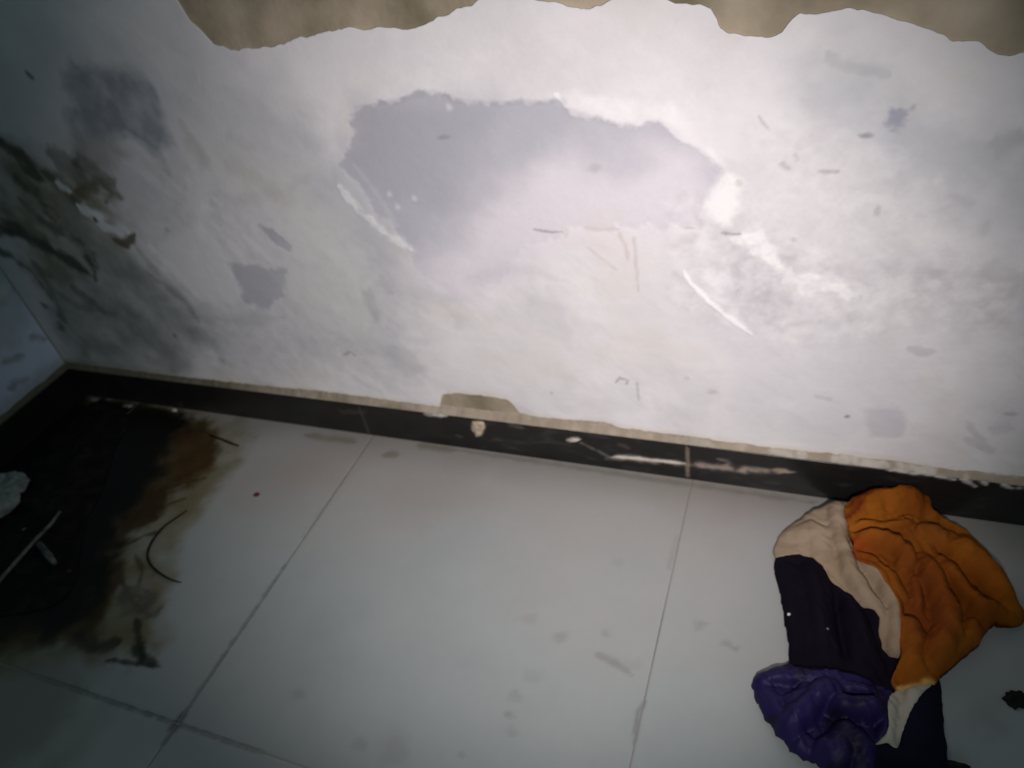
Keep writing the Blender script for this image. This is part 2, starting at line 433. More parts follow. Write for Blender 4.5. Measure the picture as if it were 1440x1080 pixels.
def wall_paint(P):
    p = Paint(P, (224, 219, 219), 0.6)
    x, z = P[:, 0], P[:, 1]
    al = np.arange(len(P))
    n1 = fbm(x, z, 0.30, 4, 101)
    n2 = fbm(x, z, 0.085, 4, 102)
    n3 = fbm(x * 0.5, z, 0.025, 3, 103)
    p.c += (n1 * 7)[:, None] * np.array([1.0, 1.0, 0.95]) + (n2 * 5)[:, None] + (n3 * 2.0)[:, None]
    p.h += 0.0006 * n2 + 0.0002 * n3
    # diagonal trowel and scraper sweeps
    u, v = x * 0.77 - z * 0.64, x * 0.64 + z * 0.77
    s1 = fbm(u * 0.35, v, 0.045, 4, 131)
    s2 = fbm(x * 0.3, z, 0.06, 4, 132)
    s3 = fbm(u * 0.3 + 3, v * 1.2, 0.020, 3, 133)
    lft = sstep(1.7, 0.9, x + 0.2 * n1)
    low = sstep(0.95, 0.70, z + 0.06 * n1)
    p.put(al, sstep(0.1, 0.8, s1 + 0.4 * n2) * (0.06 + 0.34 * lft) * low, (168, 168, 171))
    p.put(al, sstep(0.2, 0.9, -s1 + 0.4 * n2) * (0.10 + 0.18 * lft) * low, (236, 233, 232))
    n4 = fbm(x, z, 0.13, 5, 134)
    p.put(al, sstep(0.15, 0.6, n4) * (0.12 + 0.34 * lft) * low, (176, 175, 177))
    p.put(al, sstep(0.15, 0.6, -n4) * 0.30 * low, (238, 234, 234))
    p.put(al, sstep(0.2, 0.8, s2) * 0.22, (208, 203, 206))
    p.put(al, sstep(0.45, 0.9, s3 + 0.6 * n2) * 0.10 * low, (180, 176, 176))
    p.h += 0.0003 * s1 + 0.0005 * n4
    # trowelled, greyer areas
    p.put(al, sstep(0.05, 0.75, n1 + 0.35 * n2) * 0.30, (190, 188, 190))
    p.put(al, sstep(0.25, 0.9, fbm(x, z, 0.16, 4, 109)) * 0.28, (214, 206, 192))
    # lower left of the big patch: broad bluish grey ground
    p.poly([(0.4058, 0.9839), (0.8972, 0.9508), (1.133, 0.8383), (1.228, 0.6742), (1.293, 0.4566), (1.157, 0.217), (0.5754, 0.1512), (-0.034, 0.123), (-0.1354, 0.4246)], (176, 176, 180), 0.65, 0.09, 0.05, 0.12, seed=104)
    # the big patch where the top skim has come away
    p.poly([(1.238, 0.8151), (1.251, 0.8233), (1.277, 0.8235), (1.335, 0.8295), (1.379, 0.8395), (1.41, 0.8427), (1.429, 0.8349), (1.443, 0.8273), (1.493, 0.8193), (1.555, 0.819), (1.621, 0.8173), (1.637, 0.8021), (1.665, 0.7886), (1.704, 0.7794), (1.749, 0.7723), (1.777, 0.777), (1.798, 0.7619), (1.817, 0.7446), (1.857, 0.7256), (1.879, 0.7035), (1.875, 0.6705), (1.842, 0.6359), (1.842, 0.6), (1.741, 0.598), (1.613, 0.5898), (1.526, 0.5542), (1.455, 0.4785), (1.354, 0.4396), (1.288, 0.4597), (1.288, 0.5357), (1.244, 0.5972), (1.218, 0.6421), (1.19, 0.7001), (1.176, 0.7143), (1.223, 0.7506)],
           (176, 174, 181), 0.88, 0.005, 0.011, 0.025, h=-0.0012, seed=105, fade=(0.43, 0.58))
    p.poly([(1.224, 0.6597), (1.478, 0.6042), (1.533, 0.5545), (1.454, 0.4735), (1.361, 0.4348), (1.289, 0.4529), (1.286, 0.5388), (1.244, 0.5972)], (180, 179, 187), 0.6, 0.03, 0.02, 0.05, seed=1105)
    p.poly([(1.579, 0.7307), (1.814, 0.7264), (1.869, 0.6848), (1.842, 0.5842), (1.715, 0.581), (1.523, 0.5316), (1.367, 0.4266), (1.298, 0.4738), (1.424, 0.6178)], (226, 218, 221), 0.80, 0.07, 0.04, 0.1, h=0.0008, seed=106)
    p.poly([(1.247, 0.821), (1.391, 0.8331), (1.516, 0.8102), (1.408, 0.6738), (1.277, 0.6307), (1.211, 0.7167)], (160, 159, 166), 0.45, 0.05, 0.03, 0.07, seed=107)
    p.line([(1.247, 0.821), (1.335, 0.8284), (1.409, 0.8416), (1.442, 0.8261), (1.518, 0.8171), (1.621, 0.8162), (1.637, 0.8021), (1.704, 0.7782), (1.749, 0.7712)], 0.004, (150, 148, 155), 0.35, seed=108)
    # grey patch to the lower right of it, and the bands running off to the right
    p.poly([(1.865, 0.6005), (1.916, 0.5796), (1.96, 0.5872), (1.978, 0.5487), (1.988, 0.4946), (2.024, 0.4685), (2.027, 0.4281), (1.959, 0.4122), (1.904, 0.4309), (1.86, 0.4876)], (186, 180, 188), 0.62, 0.022, 0.02, 0.04, h=-0.0008, seed=110)
    p.poly([(2.05, 0.5277), (2.141, 0.5395), (2.21, 0.5349), (2.31, 0.5431), (2.37, 0.5155), (2.375, 0.4255), (2.262, 0.4184), (2.151, 0.4766), (2.066, 0.4782)], (190, 184, 188), 0.5, 0.035, 0.025, 0.06, seed=111)
    p.poly([(1.997, 0.8632), (2.087, 0.8395), (2.121, 0.7861), (2.269, 0.7522), (2.349, 0.5969), (2.298, 0.5956), (2.154, 0.694), (2.028, 0.7386)], (178, 180, 184), 0.6, 0.06, 0.05, 0.09, seed=112)  # this grey partly stands in for the light fading at upper right
    p.poly([(2.135, 0.2362), (2.188, 0.2489), (2.204, 0.2202), (2.205, 0.1815), (2.155, 0.1732)], (188, 184, 190), 0.55, 0.008, 0.006, 0.02, h=-0.0006, seed=113)
    p.poly([(1.861, 0.4044), (2.14, 0.4049), (2.226, 0.2743), (2.127, 0.1536), (1.944, 0.2179)], (206, 202, 206), 0.35, 0.05, 0.04, 0.08, seed=114)
    p.poly([(2.091, 0.7656), (2.1, 0.7851), (2.123, 0.7861), (2.119, 0.7587), (2.107, 0.7551)], (150, 150, 164), 0.75, 0.005, 0.006, 0.015, h=-0.0012, seed=115)
    # warm thin coat near the middle right
    p.poly([(1.651, 0.5794), (1.74, 0.5885), (1.74, 0.4504), (1.677, 0.4143), (1.627, 0.4749)], (222, 212, 202), 0.32, 0.05, 0.04, 0.06, mottle=0.6, seed=116)
    p.poly([(1.295, 0.3309), (1.533, 0.4038), (1.61, 0.3052), (1.534, 0.1807), (1.331, 0.1852)], (224, 220, 216), 0.4, 0.04, 0.03, 0.06, seed=117)
    # grainy scraped ground round the filler
    for k, (col, a) in enumerate((((176, 168, 168), 0.22), ((242, 238, 236), 0.34))):
        p.poly([(1.813, 0.6229), (1.925, 0.6244), (2.026, 0.5634), (2.144, 0.5229), (2.297, 0.524), (2.292, 0.4593), (2.134, 0.4477), (2.007, 0.3933), (1.886, 0.4142), (1.811, 0.4849)], col, a, 0.05, 0.05, 0.022, mottle=0.9, seed=1200 + k)
        p.poly([(1.919, 0.7627), (2.102, 0.7368), (2.193, 0.6279), (2.124, 0.5913), (1.968, 0.6249)], col, a * 0.5, 0.04, 0.03, 0.016, mottle=1.0, seed=1210 + k)
        p.poly([(0.7537, 0.707), (1.065, 0.6745), (1.284, 0.4213), (1.062, 0.1624), (0.4704, 0.1393), (0.4934, 0.4931)], col, a * 0.4, 0.05, 0.03, 0.022, mottle=1.0, seed=1220 + k)
    # white filler dabs and ridges
    p.poly([(1.611, 0.8266), (1.64, 0.8296), (1.707, 0.8136), (1.794, 0.7992), (1.857, 0.7369), (1.89, 0.6987), (1.814, 0.748), (1.793, 0.7753), (1.75, 0.779), (1.671, 0.7951), (1.637, 0.8054)], (240, 236, 236), 0.5, 0.010, 0.010, 0.03, h=0.0008, mottle=0.6, seed=120)
    p.poly([(1.845, 0.636), (1.858, 0.6705), (1.879, 0.6965), (1.903, 0.6788), (1.903, 0.6427), (1.887, 0.6086), (1.859, 0.6081)], (240, 236, 234), 0.85, 0.010, 0.008, 0.02, h=0.002, seed=121)
    p.line([(1.814, 0.5142), (1.824, 0.4915), (1.842, 0.4719), (1.861, 0.4506), (1.892, 0.4223), (1.936, 0.387)], 0.0042, (246, 242, 242), 1.5, h=0.0018, seed=122)
    p.poly([(1.848, 0.5158), (1.883, 0.5313), (1.902, 0.4971), (1.879, 0.4443), (1.854, 0.4652)], (240, 236, 236), 0.55, 0.012, 0.012, 0.02, mottle=0.6, h=0.001, seed=123)
    p.poly([(1.893, 0.5789), (1.929, 0.5967), (1.955, 0.5806), (1.974, 0.5418), (1.998, 0.5158), (2.084, 0.5066), (2.078, 0.472), (2, 0.4812), (1.973, 0.5147), (1.93, 0.5576)], (240, 236, 234), 0.75, 0.008, 0.014, 0.02, mottle=0.7, h=0.0012, seed=124)
    p.line([(1.873, 0.4287), (1.935, 0.3995), (1.984, 0.3912)], 0.012, (240, 234, 236), 0.5, soft=0.9, seed=125)
    p.line([(1.161, 0.6714), (1.193, 0.6147), (1.235, 0.569), (1.29, 0.5358)], 0.0075, (222, 221, 219), 1.4, warp=1.1, broken=0.25, h=0.0012, seed=126)
    p.line([(1.21, 0.7139), (1.24, 0.6626), (1.265, 0.5884)], 0.005, (206, 206, 206), 0.5, warp=0.8, seed=127)
    for k, q in enumerate([(1.318, 0.6484), (1.267, 0.6569), (1.277, 0.6307), (1.429, 0.8137)]):
        p.blob(q, 0.005, 0.006, (226, 224, 224), 0.8, h=0.001, seed=128 + k)
    p.line([(1.617, 0.8285), (1.627, 0.817), (1.637, 0.8054)], 0.004, (250, 247, 246), 0.9, h=0.0015, seed=131)
    # left side: grey scraped patches with pale smears between
    p.poly([(0.5894, 0.9179), (0.6631, 0.9246), (0.7307, 0.9127), (0.8, 0.9062), (0.821, 0.876), (0.8123, 0.8313), (0.7899, 0.7747), (0.7284, 0.7461), (0.6939, 0.7846), (0.5945, 0.7719), (0.5163, 0.7658), (0.5413, 0.8193), (0.5909, 0.8471), (0.5833, 0.8833)], (132, 136, 142), 0.75, 0.018, 0.018, 0.05, h=-0.0006, mottle=0.5, seed=140)
    p.poly([(0.5343, 0.8043), (0.6251, 0.7865), (0.6596, 0.7473), (0.5925, 0.7084), (0.5036, 0.7339)], (140, 136, 132), 0.6, 0.02, 0.02, 0.04, seed=141)
    p.poly([(0.9273, 0.5865), (0.9612, 0.5756), (0.9946, 0.5377), (0.982, 0.5253), (0.9532, 0.5364)], (160, 160, 166), 0.8, 0.004, 0.004, 0.015, h=-0.001, seed=142)
    p.poly([(0.7904, 0.4895), (0.8524, 0.4847), (0.9506, 0.4781), (0.919, 0.4134), (0.8521, 0.3621), (0.793, 0.3821), (0.7952, 0.4293)], (164, 164, 170), 0.75, 0.006, 0.008, 0.02, h=-0.001, seed=143)
    p.poly([(0.6695, 0.5458), (0.7778, 0.5923), (0.7974, 0.4953), (0.8048, 0.4065), (0.7593, 0.3778), (0.6465, 0.3704), (0.6077, 0.4588), (0.5866, 0.5156)], (208, 206, 206), 0.7, 0.012, 0.012, 0.03, h=0.001, seed=144)
    p.line([(0.5686, 0.4863), (0.6013, 0.4288), (0.6349, 0.3696)], 0.006, (205, 204, 204), 0.7, h=0.001, seed=145)
    p.line([(0.8051, 0.6428), (0.8275, 0.5931), (0.8661, 0.5337)], 0.007, (206, 205, 206), 0.6, seed=146)
    p.poly([(1.029, 0.6284), (1.143, 0.6141), (1.18, 0.4147), (1.105, 0.2943), (0.9482, 0.3412), (0.947, 0.4561)], (205, 204, 200), 0.5, 0.05, 0.03, 0.06, seed=147)
    p.poly([(0.8856, 0.8078), (1.116, 0.7179), (1.075, 0.6132), (0.9018, 0.6272), (0.7908, 0.7374)], (200, 197, 192), 0.4, 0.05, 0.03, 0.06, seed=148)
    for k, ln in enumerate(([(0.8525, 0.7804), (0.8609, 0.7287), (0.8395, 0.7062)], [(0.8427, 0.6591), (0.8911, 0.6432), (1.025, 0.6594), (1.108, 0.6964)], [(0.9406, 0.7781), (0.9955, 0.7484)], [(1.137, 0.4481), (1.137, 0.3936), (1.147, 0.3661)], [(1.196, 0.4687), (1.205, 0.4306)])):
        p.line(ln, 0.009, (168, 166, 164), 0.4, soft=0.9, warp=0.9, seed=150 + k)
    for k, (ln, wd, col, a) in enumerate((
            ([(0.5367, 0.5422), (0.5617, 0.4567), (0.6045, 0.3676), (0.6164, 0.3153)], 0.012, (120, 122, 120), 0.6), ([(0.5925, 0.5252), (0.6246, 0.4498), (0.6638, 0.3818)], 0.012, (222, 220, 220), 0.9),
            ([(0.8007, 0.6345), (0.8251, 0.55), (0.8542, 0.4885)], 0.010, (216, 214, 215), 0.8), ([(0.8788, 0.5601), (0.9011, 0.526), (0.9255, 0.495)], 0.008, (214, 213, 214), 0.8),
            ([(0.8414, 0.8093), (0.8496, 0.7587), (0.8621, 0.7136)], 0.014, (150, 146, 140), 0.45), ([(0.9115, 0.7205), (0.9681, 0.6899), (1.018, 0.6439), (1.067, 0.6365)], 0.014, (172, 168, 160), 0.45),
            ([(0.4389, 0.4098), (0.5323, 0.3307), (0.7327, 0.3244), (0.8903, 0.3468)], 0.016, (146, 150, 150), 0.5), ([(0.537, 0.2981), (0.6274, 0.2501), (0.651, 0.1598)], 0.018, (160, 162, 164), 0.45),
            ([(0.7227, 0.7839), (0.7476, 0.7457), (0.7491, 0.6991)], 0.012, (120, 124, 126), 0.55), ([(0.689, 0.7922), (0.7184, 0.7615), (0.7244, 0.7072)], 0.008, (186, 186, 186), 0.7),
            ([(1.153, 0.44), (1.147, 0.3942), (1.144, 0.3564)], 0.010, (160, 160, 162), 0.5), ([(0.8342, 0.6429), (0.8265, 0.6099), (0.8244, 0.5795)], 0.010, (170, 166, 168), 0.5))):
        p.line(ln, wd, col, a, soft=0.95, warp=1.0, seed=680 + k)
    # mould creeping out of the corner
    p.poly([(0.211, 0.7975), (0.3072, 0.7982), (0.3748, 0.7689), (0.3802, 0.7189), (0.5098, 0.7125), (0.5488, 0.6755), (0.5675, 0.6065), (0.5358, 0.5234), (0.4456, 0.4913), (0.3373, 0.4043), (0.1784, 0.328), (0.1201, 0.3924), (0.1626, 0.5422), (0.027, 0.5994)], (116, 114, 100), 0.72, 0.06, 0.05, 0.09, mottle=0.7, seed=160)
    p.poly([(0.4084, 0.6044), (0.4488, 0.5303), (0.5836, 0.4177), (0.6402, 0.3172), (0.4435, 0.1363), (0.0471, 0.1129), (0.1112, 0.3465)], (116, 121, 117), 0.70, 0.08, 0.045, 0.08, mottle=0.5, seed=161)
    dk = (64, 66, 56)
    p.k = 1.0
    for k, (ln, wd, a) in enumerate((
            ([(0.2654, 0.8042), (0.3135, 0.7785), (0.3405, 0.7414), (0.3482, 0.7021)], 0.016, 0.8), ([(0.2679, 0.7115), (0.2955, 0.6725), (0.315, 0.631), (0.3246, 0.6033)], 0.014, 0.7),
            ([(0.0486, 0.5638), (0.1445, 0.5518), (0.2069, 0.5333), (0.2522, 0.5004)], 0.016, 0.9), ([(0.2522, 0.5004), (0.3033, 0.4614), (0.332, 0.4252)], 0.013, 0.8),
            ([(0.2677, 0.5931), (0.3121, 0.5556), (0.3643, 0.5181), (0.367, 0.4641)], 0.012, 0.7), ([(-0.0029, 0.5066), (0.0817, 0.4777), (0.1196, 0.4255), (0.1306, 0.3363)], 0.012, 0.7),
            ([(0.0724, 0.3324), (0.107, 0.2877), (0.0784, 0.2244)], 0.012, 0.6), ([(0.2311, 0.3984), (0.2704, 0.3455), (0.2998, 0.3137)], 0.012, 0.5),
            ([(0.4397, 0.7513), (0.4868, 0.726), (0.4831, 0.6757)], 0.018, 0.4), ([(0.4977, 0.7258), (0.5503, 0.7088), (0.5786, 0.6721)], 0.018, 0.5))):
        p.line(ln, wd, dk, a, soft=0.95, warp=1.2, broken=0.2, seed=640 + k)
    for k, (q, rx, a) in enumerate(zip([(0.242, 0.6725), (0.2884, 0.6491), (0.3667, 0.6724), (0.3041, 0.4961), (0.1605, 0.4596), (0.2241, 0.3537), (0.2124, 0.6018)], (0.02, 0.016, 0.014, 0.03, 0.03, 0.03, 0.02), (0.6, 0.5, 0.5, 0.45, 0.45, 0.4, 0.5))):
        p.blob(q, rx, rx * 0.8, (150, 160, 146), a, soft=0.95, warp=0.6, seed=660 + k)
    p.line([(0.2904, 0.779), (0.3428, 0.758), (0.3485, 0.7141)], 0.010, (70, 70, 60), 0.7, warp=0.9, seed=162)
    p.line([(0.3735, 0.7105), (0.4243, 0.6723), (0.4265, 0.6228)], 0.014, (76, 78, 66), 0.75, warp=0.9, seed=163)
    p.line([(0.4481, 0.6584), (0.533, 0.684), (0.5588, 0.6586), (0.5191, 0.6325)], 0.014, (84, 78, 66), 0.75, warp=0.9, seed=164)
    p.line([(0.0814, 0.5704), (0.1711, 0.5524), (0.2345, 0.5039), (0.3166, 0.4454)], 0.016, (60, 66, 58), 0.75, warp=0.9, seed=165)
    p.line([(0.3546, 0.4979), (0.355, 0.4472), (0.3321, 0.4146)], 0.008, (60, 66, 58), 0.7, warp=0.9, seed=166)
    p.line([(0.244, 0.6397), (0.2725, 0.5837), (0.317, 0.5461)], 0.012, (88, 92, 78), 0.6, warp=0.9, seed=167)
    p.line([(0.479, 0.5407), (0.5119, 0.5284), (0.5587, 0.5521)], 0.009, (72, 62, 54), 0.75, warp=0.9, seed=168)
    p.line([(0.146, 0.4906), (0.1483, 0.3939), (0.1179, 0.2765)], 0.010, (90, 98, 92), 0.6, warp=0.9, seed=169)
    p.line([(0.1483, 0.3939), (0.2066, 0.3299), (0.3268, 0.3156)], 0.010, (100, 106, 100), 0.5, warp=0.9, seed=170)
    p.line([(0.5211, 0.4647), (0.6059, 0.3781), (0.6168, 0.3368)], 0.008, (130, 128, 126), 0.5, warp=0.9, seed=171)
    p.line([(0.4973, 0.923), (0.5081, 0.9055)], 0.006, (70, 80, 80), 0.6, seed=172)
    p.line([(0.4292, 0.6264), (0.4504, 0.605), (0.4778, 0.5724), (0.5364, 0.5589)], 0.012, (190, 192, 194), 1.2, warp=0.9, h=0.0015, seed=173)
    p.blob([(0.4754, 0.6017)][0], 0.022, 0.014, (192, 194, 196), 1.0, h=0.001, seed=178)
    p.line([(0.4025, 0.6828), (0.4175, 0.6723), (0.4325, 0.6619)], 0.009, (186, 188, 188), 1.1, h=0.0015, seed=174)
    p.blob([(0.4597, 0.5924)][0], 0.006, 0.007, (44, 50, 52), 0.9, h=-0.001, seed=175)
    p.line([(0.6988, 0.777), (0.733, 0.7536), (0.7578, 0.7302)], 0.006, (170, 172, 174), 0.5, seed=176)
    p.line([(0.6547, 0.7705), (0.6893, 0.7468), (0.7247, 0.6913)], 0.010, (176, 172, 168), 0.4, soft=0.9, seed=177)
    p.k = 0.62
    # small marks
    for k, (q, rx, rz, col, a) in enumerate((
            ([(1.408, 0.7631)][0], 0.010, 0.004, (120, 116, 120), 0.6), ([(1.673, 0.7046)][0], 0.012, 0.008, (168, 158, 160), 0.7),
            ([(0.5089, 0.2621)][0], 0.006, 0.006, (80, 74, 74), 0.8), ([(0.6278, 0.1927)][0], 0.010, 0.011, (140, 138, 142), 0.7),
            ([(2.071, 0.7489)][0], 0.007, 0.004, (110, 104, 108), 0.85), ([(2.109, 0.2165)][0], 0.004, 0.004, (90, 92, 110), 0.9),
            ([(1.866, 0.2457)][0], 0.010, 0.006, (176, 164, 158), 0.7), ([(2.102, 0.6337)][0], 0.004, 0.009, (166, 158, 162), 0.7),
            ([(1.817, 0.274)][0], 0.005, 0.004, (180, 172, 168), 0.6), ([(2.357, 0.26)][0], 0.010, 0.004, (150, 146, 152), 0.6),
            ([(0.6642, 0.5691)][0], 0.006, 0.005, (120, 116, 118), 0.6), ([(1.53, 0.1984)][0], 0.003, 0.003, (150, 140, 140), 0.8),
            ([(1.901, 0.6776)][0], 0.005, 0.005, (170, 160, 152), 0.6), ([(1.988, 0.5815)][0], 0.005, 0.004, (170, 162, 160), 0.6),
            ([(0.5049, 0.5281)][0], 0.012, 0.007, (80, 66, 58), 0.7), ([(1.156, 0.7383)][0], 0.012, 0.012, (208, 208, 210), 0.5),
            ([(2.201, 0.6559)][0], 0.014, 0.006, (180, 174, 178), 0.6), ([(2.247, 0.6059)][0], 0.006, 0.012, (180, 174, 178), 0.5))):
        p.blob(q, rx, rz, col, a, seed=200 + k)
    for k, (ln, wd, col, a) in enumerate((
            ([(1.546, 0.5897), (1.572, 0.586), (1.602, 0.5853)], 0.0022, (130, 118, 122), 0.8), ([(1.873, 0.5915), (1.893, 0.5881), (1.907, 0.5897)], 0.0025, (140, 128, 126), 0.8),
            ([(1.807, 0.5993), (1.834, 0.5972)], 0.0018, (170, 160, 160), 0.6), ([(1.02, 0.2489), (1.044, 0.2597), (1.056, 0.2504)], 0.003, (130, 128, 128), 0.7),
            ([(1.673, 0.2438), (1.683, 0.2581), (1.701, 0.2546), (1.694, 0.2407)], 0.0025, (156, 146, 142), 0.8), ([(1.718, 0.253), (1.719, 0.225), (1.72, 0.2)], 0.0025, (170, 158, 156), 0.7),
            ([(1.959, 0.7116), (1.966, 0.7036), (1.975, 0.6979)], 0.004, (170, 160, 162), 0.7), ([(1.978, 0.7234), (1.986, 0.7123)], 0.004, (180, 172, 172), 0.6),
            ([(2.013, 0.6964), (2.029, 0.6951), (2.042, 0.695)], 0.003, (160, 150, 152), 0.7), ([(1.924, 0.7837), (1.932, 0.7708), (1.941, 0.761)], 0.0022, (176, 166, 166), 0.7),
            ([(2.011, 0.8651), (2.021, 0.8498), (2.053, 0.8386), (2.088, 0.8321)], 0.006, (168, 170, 168), 0.55), ([(2.186, 0.3854), (2.204, 0.3752), (2.227, 0.3805)], 0.007, (176, 168, 172), 0.6),
            ([(2.299, 0.2348), (2.318, 0.2037), (2.356, 0.1609)], 0.006, (176, 170, 174), 0.55), ([(2.301, 0.1974), (2.334, 0.1712)], 0.005, (172, 166, 172), 0.5),
            ([(2.338, 0.2241), (2.365, 0.2249)], 0.012, (186, 180, 186), 0.5), ([(1.98, 0.7343), (2.043, 0.7712), (1.984, 0.8016)], 0.008, (200, 192, 196), 0.4),
            ([(2.228, 0.7339), (2.263, 0.7428)], 0.014, (160, 160, 166), 0.5), ([(2.183, 0.6334), (2.208, 0.6449), (2.229, 0.6484)], 0.007, (186, 180, 184), 0.5),
            ([(2.039, 0.426), (2.072, 0.4257), (2.093, 0.4332)], 0.010, (192, 186, 190), 0.5), ([(2.147, 0.3603), (2.149, 0.4202), (2.132, 0.4616)], 0.012, (206, 200, 198), 0.4),
            ([(1.703, 0.5918), (1.714, 0.5601), (1.718, 0.5317)], 0.0035, (176, 158, 144), 0.5), ([(1.73, 0.5814), (1.731, 0.5394), (1.732, 0.4653)], 0.0030, (182, 166, 152), 0.5),
            ([(1.64, 0.5959), (1.665, 0.5909), (1.706, 0.5945)], 0.003, (190, 176, 168), 0.6), ([(1.642, 0.5579), (1.673, 0.5299), (1.697, 0.5088)], 0.003, (196, 182, 172), 0.5),
            ([(1.141, 0.3751), (1.187, 0.3215), (1.255, 0.3081)], 0.010, (186, 186, 190), 0.4), ([(1.557, 0.471), (1.577, 0.407), (1.582, 0.3205)], 0.010, (205, 198, 202), 0.4),
            ([(2.079, 0.2544), (2.049, 0.259)], 0.004, (180, 174, 174), 0.6), ([(1.394, 0.4786), (1.491, 0.5119), (1.6, 0.4812)], 0.010, (196, 192, 198), 0.4))):
        p.line(ln, wd, col, a, warp=0.7, seed=230 + k)
    # thin dirty hem along the foot of the coat
    zb = np.interp(x, bot_edge[:, 0], bot_edge[:, 1])
    p.put(al, (1 - sstep(0.002, 0.016, z - zb + 0.006 * n2)) * 0.40, (206, 196, 174))
    p.put(al, sstep(0.55, 0.05, x) * (1 - sstep(0.0, 0.03, z - zb + 0.01 * n2)) * 0.6, (110, 112, 92))
    return p


def make_coat():
    dx = 0.0027
    xs = np.arange(WX0, WX1 + 1e-6, dx)
    zt = np.interp(xs, top_edge[:, 0], top_edge[:, 1])
    zb = np.interp(xs, bot_edge[:, 0], bot_edge[:, 1])
    zt = zt + 0.0035 * fbm(xs, xs * 0 + 3.1, 0.02, 3, 301) * (xs > 0.02)
    zb = zb + 0.0022 * fbm(xs, xs * 0 + 7.7, 0.012, 3, 302)
    nz = 310
    t = np.linspace(0, 1, nz)
    t = np.concatenate([[0, 0], t, [1, 1]])            # two extra rows at each end form the broken lip
    X = np.repeat(xs[:, None], len(t), 1)
    Z = zb[:, None] + (zt - zb)[:, None] * t[None, :]
    Z[:, 0] += 0.0004; Z[:, 1] -= 0.0; Z[:, -1] -= 0.0004
    P = np.c_[X.ravel(), Z.ravel()]
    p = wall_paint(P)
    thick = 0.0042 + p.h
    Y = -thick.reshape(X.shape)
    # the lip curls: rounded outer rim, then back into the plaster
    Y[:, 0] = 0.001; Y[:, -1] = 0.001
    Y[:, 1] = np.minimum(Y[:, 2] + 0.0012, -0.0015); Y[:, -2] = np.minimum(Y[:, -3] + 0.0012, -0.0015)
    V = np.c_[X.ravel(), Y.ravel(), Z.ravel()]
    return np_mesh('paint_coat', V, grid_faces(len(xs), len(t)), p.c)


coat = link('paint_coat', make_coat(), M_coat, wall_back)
tag(coat, 'pale scraped paint coat over brown plaster')

# ------------------------------------------------------------------ left wall
wall_left = link('wall_left', slab('wall_left', (-0.12, -3.4, -0.09), (0.0, 0.0, 2.6)), M_plaster)
wall_left['kind'] = 'structure'


def make_left_coat():
    ys = np.arange(-3.2, -0.0049, 0.006)
    zs = np.concatenate([[0.112, 0.112], np.linspace(0.112, 1.5, 200), [1.5, 1.5]])
    Y, Z = np.meshgrid(ys, zs, indexing='ij')
    Z = Z + np.where(Z < 0.2, 0.004 * fbm(Y, Y * 0, 0.03, 3, 401), 0.02 * fbm(Y, Y * 0, 0.1, 3, 402) * (Z > 1.3))
    P = np.c_[Y.ravel(), Z.ravel()]
    p = Paint(P, (198, 208, 228))
    n1, n2 = fbm(P[:, 0], P[:, 1], 0.25, 4, 403), fbm(P[:, 0], P[:, 1], 0.05, 4, 404)
    p.c += (n1 * 8 + n2 * 6)[:, None]
    al = np.arange(len(P))
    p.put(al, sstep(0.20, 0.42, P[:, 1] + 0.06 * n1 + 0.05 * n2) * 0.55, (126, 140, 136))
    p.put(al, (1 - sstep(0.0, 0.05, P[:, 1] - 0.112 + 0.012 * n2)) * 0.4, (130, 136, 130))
    for k, ln in enumerate(([(-0.0639, 0.3585), (0.0022, 0.3844), (0.0446, 0.3924)], [(-0.0451, 0.2501), (-0.0174, 0.2099)], [(-0.1467, 0.2275), (-0.0962, 0.2135)], [(-0.1718, 0.1594), (-0.1154, 0.1519)])):
        p.line(ln, 0.010, (112, 122, 122), 0.5, warp=0.9, seed=410 + k)
    p.blob([(-0.0396, 0.3791)][0], 0.02, 0.02, (196, 204, 200), 0.6)
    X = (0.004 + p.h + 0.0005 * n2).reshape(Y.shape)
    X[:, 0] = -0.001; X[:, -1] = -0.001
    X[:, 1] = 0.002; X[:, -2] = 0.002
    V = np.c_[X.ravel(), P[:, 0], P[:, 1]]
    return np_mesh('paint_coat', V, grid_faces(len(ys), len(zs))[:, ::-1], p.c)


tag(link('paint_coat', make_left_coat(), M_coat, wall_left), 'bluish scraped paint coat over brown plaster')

# ------------------------------------------------------------------ skirting
base_back = bpy.data.objects.new('baseboard_back', None)
COL.objects.link(base_back)
base_back['kind'] = 'structure'
base_left = bpy.data.objects.new('baseboard_left', None)
COL.objects.link(base_left)
base_left['kind'] = 'structure'


